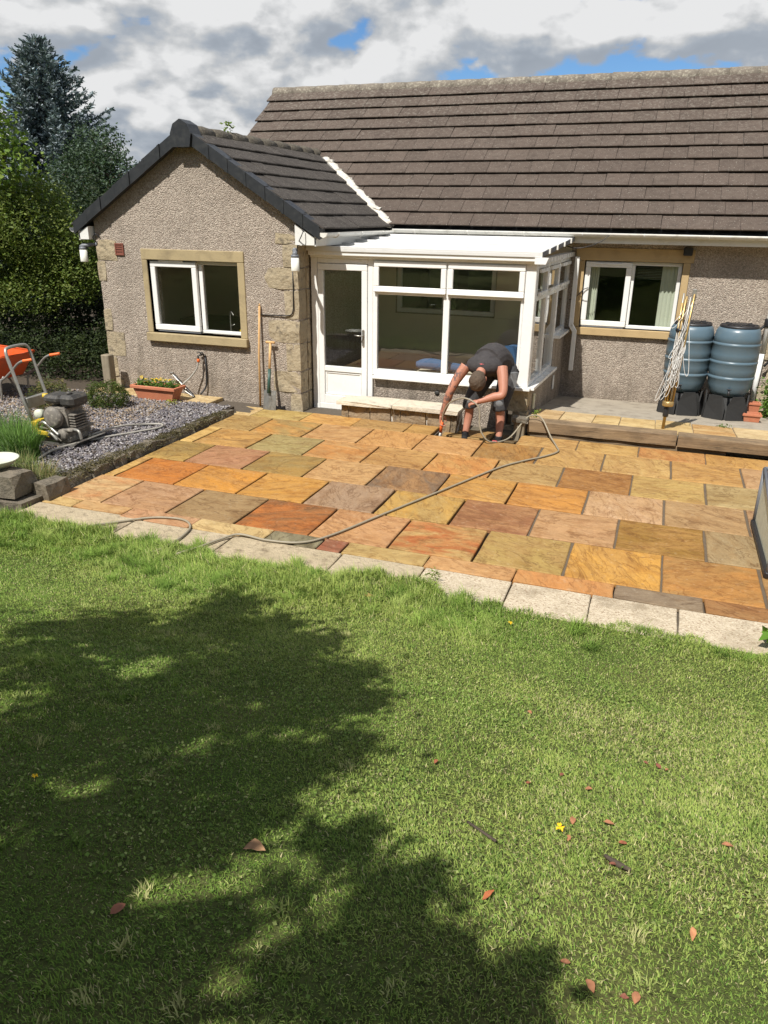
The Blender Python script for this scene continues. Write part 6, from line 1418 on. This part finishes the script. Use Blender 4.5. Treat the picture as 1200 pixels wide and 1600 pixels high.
def shadow_tree():
    base = (-3.4, -1.9, .90); t = thing('apple_tree', base, 'leafy garden tree behind the viewpoint, casting the dappled shade on the lawn', 'tree'); m = MB(); P = []; L = np.array(LDIR)
    fork = Vector(base)+Vector((.25, .2, 1.9)); m.tube([base, (-3.3, -1.85, 1.8), fork], [.17, .13, .11], 9)
    for i, (x, y, r) in enumerate(SH):
        y += .26*min(1, max(0, (y-1.6)/.8)); x -= .10*min(1, max(0, (y-1.9)/.8))
        k = 3.1+1.4*(((i*7) % 11)/10.); g_ = np.array((x, y, float(lz(x, y)))); c = g_-L*k; r = r*(1.2 if x < -.85 else .95)+.012; x -= .05 if x > -.7 else 0
        g_[0] = x; c = g_-L*k
        n_ = int(46+4600*r*r); q = NP.normal(0, .52, (n_, 3)); q[::4] *= 2.3; q *= np.array((r, r, r*.8)); P.append(c+q); P.append(c-L*(1.1+.6*((i*5) % 7)/7)+NP.normal(0, .55, (int(n_*.8), 3))*r); P.append(c-L*(2.3+.6*((i*3) % 5)/5)+NP.normal(0, .6, (int(n_*.7), 3))*r)
        cv = Vector(c); mid = fork.lerp(cv, .55)+Vector((0, 0, .25)); 
        if i % 3 == 0: m.tube(bez([fork, mid, cv], 4), [.05, .045, .04, .034, .03, .024, .018, .013, .008], 6)
    for i in range(46):                                              # rest of the crown, beyond the picture's shade
        c = np.array((-3.6+rnd.gauss(0, 1.0), -1.6+rnd.gauss(0, 1.0), 4.6+rnd.gauss(0, .6)))
        g_ = c+L*((c[2]-.9)/-L[2])
        if g_[0] > -3.4 and g_[1] > .2: continue
        P.append(c+NP.normal(0, .22, (320, 3)))
    P = np.concatenate(P); land = P.copy()
    for _ in range(6):
        land = P+L*((P[:, 2]-lz(land[:, 0], land[:, 1]))/-L[2])[:, None]
    keep = np.ones(len(P), bool)                                     # openings in the crown
    for fx_, fy_, fr_ in SUNFLECKS:
        w_ = 1+.35*np.sin(land[:, 0]*31+fy_*9)*np.cos(land[:, 1]*27); keep &= ((land[:, 0]-fx_)**2+((land[:, 1]-fy_-.26*min(1, max(0, (fy_-1.6)/.8)))*.9)**2 > (fr_*w_)**2) | (NP.random(len(P)) < .04)
    P = P[keep]
    m.build('trunk', 'bark', t); leaves('crown', P, NP.uniform(.05, .085, len(P)), vary((.045, .085, .02), len(P)), t, aspect=.7, origin=base)
shadow_tree()
# unseen trees added to block sky and deepen the shade, far enough back that their shade stays off this part of the lawn
for i, (tx, ty, th) in enumerate([(-13.5, -8.5, 9.0), (-8.8, -10.0, 10.0), (-4.2, -10.8, 10.5), (.6, -10.2, 9.5), (5.2, -9.6, 10.0), (9.8, -8.8, 9.0), (-16.5, -3.0, 8.5), (13.5, -4.5, 8.0)]):
    broadleaf('sycamore_tree', (tx, ty, .6), 2.0, cl(*[(tx+2.0*math.cos(k*2.4)*(k % 3 > 0), ty+1.6*math.sin(k*2.4)*(k % 3 > 0), 2.6+(th-3.6)*k/8, 1.7, 1.5, 1.3) for k in range(9)]), 7000, .30, (.055, .095, .025), ['broad sycamore behind the viewpoint at the far left corner of the garden', 'broad sycamore behind the viewpoint, second from the left of the row', 'tallest sycamore of the row behind the viewpoint', 'broad sycamore straight behind the viewpoint', 'broad sycamore behind the viewpoint to the right of its row', 'broad sycamore behind the viewpoint at the right end of the row', 'lone sycamore far out to the left of the lawn', 'lone sycamore far out to the right of the lawn'][i], trunk=.2, group='sycamores round the top of the garden')
# hedge and stone wall up the garden behind the viewer (seen mirrored in the windows)
broadleaf('garden_hedge', (0, -13, .8), .6, cl(*[(-9+2.0*i, -13+.3*math.sin(i*2), 2.0+.25*math.sin(i*3.1), 1.4, .8, 1.3) for i in range(10)]), 16000, .16, (.07, .12, .03), 'green hedge at the top of the garden behind the viewpoint', 'hedge', trunk=.06)

# ================================================================== GRASS
def smooth(a, b, x): t = np.clip((x-a)/(b-a), 0, 1); return t*t*(3-2*t)
def fbm(x, y, s, seed):
    q = np.random.default_rng(seed); v = 0
    for o in range(5):
        a = q.uniform(0, 6.28, 4); f_ = s*1.9**o; v = v+(np.sin(x*f_*np.cos(a[0])+y*f_*np.sin(a[0])+a[1])*np.cos(x*f_*np.cos(a[2])-y*f_*np.sin(a[2])+a[3]))/1.6**o
    return v/1.8
cm = np.array(cam.matrix_world.inverted())
def inview(x, y, z, mx=.10):
    p = np.stack([x, y, z, np.ones_like(x)], -1) @ cm.T; d = -p[:, 2]; f_ = 1175.8
    u = p[:, 0]/d*f_/600; v_ = p[:, 1]/d*f_/800
    return (d > .3) & (np.abs(u) < 1+mx*2.2) & (np.abs(v_) < 1+mx*1.6), d
def edge_y(x): return 4.555+.03*np.sin(x*13.7+1)+.02*np.sin(x*29.)+.035*np.sin(x*3.1+.5)+.03*np.sin(x*7.3)+.10*np.exp(-((x+1.55)/.45)**2)+.05*np.exp(-((x+3.4)/.3)**2)-.06*smooth(0, .9, x)+.10*smooth(-3.9, -4.4, x)
def grass():
    n = 1150000; x = NP.uniform(-6.6, 2.0, n); y = NP.uniform(.35, 4.78, n); ok = y < edge_y(x)
    x, y = x[ok], y[ok]; z = lawn_h(x, y); iv, d = inview(x, y, z); x, y, z, d = x[iv], y[iv], z[iv], d[iv]
    thin = NP.random(len(x)) < np.clip(1.25-.12*d, .55, 1.); bare = fbm(x, y, 2.2, 5); thin &= NP.random(len(x)) < np.clip(1.02-.55*smooth(.35, .9, bare)*smooth(-1.2, .2, x), .3, 1)
    x, y, z, d, bare = x[thin], y[thin], z[thin], d[thin], bare[thin]; n = len(x)
    e = edge_y(x)-y; p1 = fbm(x, y, 1.4, 1); p2 = fbm(x, y, 5., 2); p3 = fbm(x, y, .8, 3)
    long_ = smooth(.95, .1, e)*smooth(-.2, -1.0, x)*(.55+.45*smooth(-.5, .5, p2))+.5*smooth(.4, 0, e)*smooth(-.3, .6, p2)
    long_ = np.clip(long_+.35*smooth(.45, .9, p2)*smooth(.3, -1.2, x), 0, 1)
    h = .012+.012*NP.random(n)+.006*p1+long_*NP.uniform(.03, .11, n); h = np.clip(h, .012, .14)
    w = NP.uniform(.0024, .0048, n)*(.75+.12*d)
    lean = np.clip(NP.normal(.95, .45, n)-.1*long_, .05, 1.8)
    az = NP.uniform(0, 6.28, n); flow = fbm(x, y, 1.7, 9)*3.2+4.6; az = np.where(NP.random(n) < .45+.3*long_, flow+NP.normal(0, .55, n), az)
    g1 = np.array((.150, .255, .040)); g2 = np.array((.345, .41, .105)); st = np.array((.56, .50, .27)); dk = np.array((.10, .18, .03))
    k = np.clip(.42+.55*p3+.50*p1+.30*p2+.25*smooth(-1., .8, x)-.3*long_+NP.normal(0, .25, n), 0, 1)[:, None]; c = g1*(1-k)+g2*k
    s_ = NP.random(n) < (.06+.30*smooth(0, .9, p1+.2*bare)*smooth(-1.4, .4, x)*(1-long_)); c[s_] = st*NP.uniform(.6, 1.15, (s_.sum(), 1))
    q = NP.random(n) < .18; c[q] = dk*NP.uniform(.7, 1.2, (q.sum(), 1)); c = c*(1+.10*long_[:, None])*NP.uniform(.8, 1.2, (n, 1))
    # tufts: lush ones along the edge, small ones everywhere
    tb = []
    def tufts(m_, xs_, ys_, keep, nb, hl, r_, cols, ln):
        X = NP.uniform(*xs_, m_); Y = NP.uniform(*ys_, m_); Y = np.where(Y > edge_y(X)+.02, edge_y(X)-NP.uniform(0, .5, m_), Y); k_ = NP.random(m_) < keep(X, Y); X, Y = X[k_], Y[k_]; m_ = len(X)
        a_ = NP.uniform(0, 6.28, (m_, nb)); fl = NP.uniform(0, 6.28, (m_, 1)); rr = r_*np.sqrt(NP.random((m_, nb))); bx = (X[:, None]+rr*np.cos(a_)).ravel(); by = (Y[:, None]+rr*np.sin(a_)).ravel()
        sc = NP.uniform(.65, 1.15, (m_, 1)); hh = (NP.uniform(*hl, (m_, nb))*sc).ravel(); aa = np.where(NP.random((m_, nb)) < .5, a_+NP.normal(0, .5, (m_, nb)), fl+NP.normal(0, .5, (m_, nb))).ravel()
        cc = cols[NP.integers(0, len(cols), m_)]; cc = np.repeat(cc, nb, 0)*NP.uniform(.75, 1.25, (m_*nb, 1)); tb.append((bx, by, hh, aa, cc, np.clip(NP.normal(ln, .35, m_*nb), .1, 1.7)))
    zone = lambda X, Y: smooth(.9, .05, edge_y(X)-Y)*(smooth(-.5, -1.1, X)*.95+.08)
    tufts(620, (-5.0, .9), (3.5, 4.75), zone, 90, (.05, .13), .045, np.array([(.17, .27, .045), (.24, .34, .07), (.13, .22, .035), (.30, .37, .10)]), .95)
    tufts(1500, (-3.6, 1.2), (.7, 4.4), lambda X, Y: np.clip(.35+.5*fbm(X, Y, 1.1, 31), .05, 1), 34, (.02, .042), .028, np.array([(.18, .26, .05), (.33, .38, .12), (.14, .22, .04), (.40, .40, .17), (.22, .32, .06)]), .9)
    tx_, ty_, th_, ta_, tc_, tl_ = [np.concatenate(q_) for q_ in zip(*tb)]; tz_ = lawn_h(tx_, ty_); tz_ = np.where(ty_ > 4.6, -.004, tz_)
    x = np.concatenate([x, tx_]); y = np.concatenate([y, ty_]); z = np.concatenate([z, tz_]); h = np.concatenate([h, th_]); az = np.concatenate([az, ta_]); c = np.concatenate([c, tc_]); lean = np.concatenate([lean, tl_]); w = np.concatenate([w, NP.uniform(.003, .0052, len(tx_))])
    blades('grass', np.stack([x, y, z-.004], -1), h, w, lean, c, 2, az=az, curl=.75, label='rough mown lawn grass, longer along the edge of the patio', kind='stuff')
    return n
NG = grass()
def clover():
    n = 80000; x = NP.uniform(-5, 1.6, n); y = NP.uniform(.5, 4.5, n); z = lawn_h(x, y)+NP.uniform(.004, .018, n); iv, d = inview(x, y, z, .05); k = (NP.random(n) < np.clip(.40+.8*fbm(x, y, 2.3, 21), .05, 1)) & iv & (y < edge_y(x)-.1)
    P = np.stack([x, y, z], -1)[k]; m_ = len(P)
    leaves('clover', P, NP.uniform(.007, .015, m_), vary((.16, .235, .05), m_, .35, (.26, .31, .10), .3), mat='blade', updir=2.2, aspect=.85, label='small clover and moss leaves spread through the lawn', kind='stuff')
clover()

# ================================================================== SMALL LITTER ON THE LAWN
def lay(x, y): return Vector((x, y, float(lawn_h(x, y))+.013))
def dry_leaf(x, y, L_, ang, label, col=(.34, .13, .06), group=None, w=.45, curl=.25):
    p = lay(x, y); ca_, sa_ = math.cos(ang), math.sin(ang); V = []; prof = [(-.5, .02), (-.3, .30), (-.05, .48), (.2, .40), (.4, .18), (.5, .02)]
    q = random.Random(int(abs(x*1000)+abs(y*777)))
    for t, ww in prof:
        for s_ in (-1, 0, 1):
            a = t*L_; b = s_*ww*w*L_*q.uniform(.85, 1.1); zz = abs(s_)*ww*L_*curl+.04*L_*math.cos(t*3)+q.uniform(-.002, .002)
            V.append((p.x+a*ca_-b*sa_, p.y+a*sa_+b*ca_, p.z+zz-(.22*t*L_ if 0 else 0)))
    F = [(i*3+j, i*3+j+1, i*3+j+4, i*3+j+3) for i in range(5) for j in range(2)]
    c = np.array([col])*np.array([[q.uniform(.75, 1.2)] for _ in V])
    npmesh('fallen_leaf', V, F, col=c, mat='dryleaf', origin=tuple(p), label=label, cat='leaf', group=group or 'fallen leaves on the lawn')
dry_leaf(-.882, 1.42, .066, .25, 'largest fallen leaf, pale brown and folded, lit at the edge of the tree shadow', (.40, .235, .125), w=.62, curl=.6)
dry_leaf(-1.084, 1.09, .042, 1.2, 'red-brown fallen leaf in the shade near the lower left of the lawn', (.30, .12, .07), w=.8)
dry_leaf(-.223, 1.491, .05, 1.1, 'long curled orange leaf beside the tip of the tree shadow', (.42, .13, .05), w=.35)
dry_leaf(.291, 1.585, .045, 1.5, 'long pale orange leaf at the lower right of the lawn', (.55, .25, .12), w=.4)
dry_leaf(-1.632, 4.306, .07, .3, 'brown leaf caught in the long grass next to the patio edge', (.42, .16, .08), w=.7)
for x, y in [(.065, 2.072), (.085, 1.794), (-.006, 1.345), (.131, 1.304), (.055, 1.301), (.156, 1.313), (-.322, 2.951), (-.223, 2.222), (-.119, 2.391), (-.015, 2.321), (.273, 2.718), (.191, 2.736), (-.048, 2.011), (-.562, 2.197), (.429, 2.11), (.241, 2.734), (-.05, 1.88), (.11, 1.95)]:
    dry_leaf(x, y, rnd.uniform(.020, .036), rnd.uniform(0, 6), 'small red-brown dry leaf lying on the sunlit right half of the lawn', rnd.choice([(.30, .10, .05), (.36, .16, .08), (.22, .08, .05)]), group='small leaves on the sunny lawn', w=.6)
for x, y, lab in [(-.081, 1.911, 'yellow dandelion flower in the middle of the sunny lawn'), (-.643, 4.266, 'yellow flower near the patio edge at the right end of the long grass'), (-1.66, 1.42, 'tiny yellow flower in the deep shade at the left edge of the lawn')]:
    p = lay(x, y); f_ = flower(None, (p.x, p.y, p.z+.012), .015 if x > -1 else .010, (.80, .50, .01), 'dandelion'); set_props(f_, lab, 'flower')
MB().tube([lay(-.36, 1.845), lay(-.31, 1.81), lay(-.255, 1.77)], .005, 5).build('twig', 'bark', label='thin brown twig lying on the lawn above the shadow tips', cat='twig')
MB().tube([lay(.06, 1.83), lay(.10, 1.80), lay(.135, 1.79)], [.006, .010, .005], 6).build('twig', 'bark', label='short dark bark scrap on the lawn below the dandelion', cat='twig')
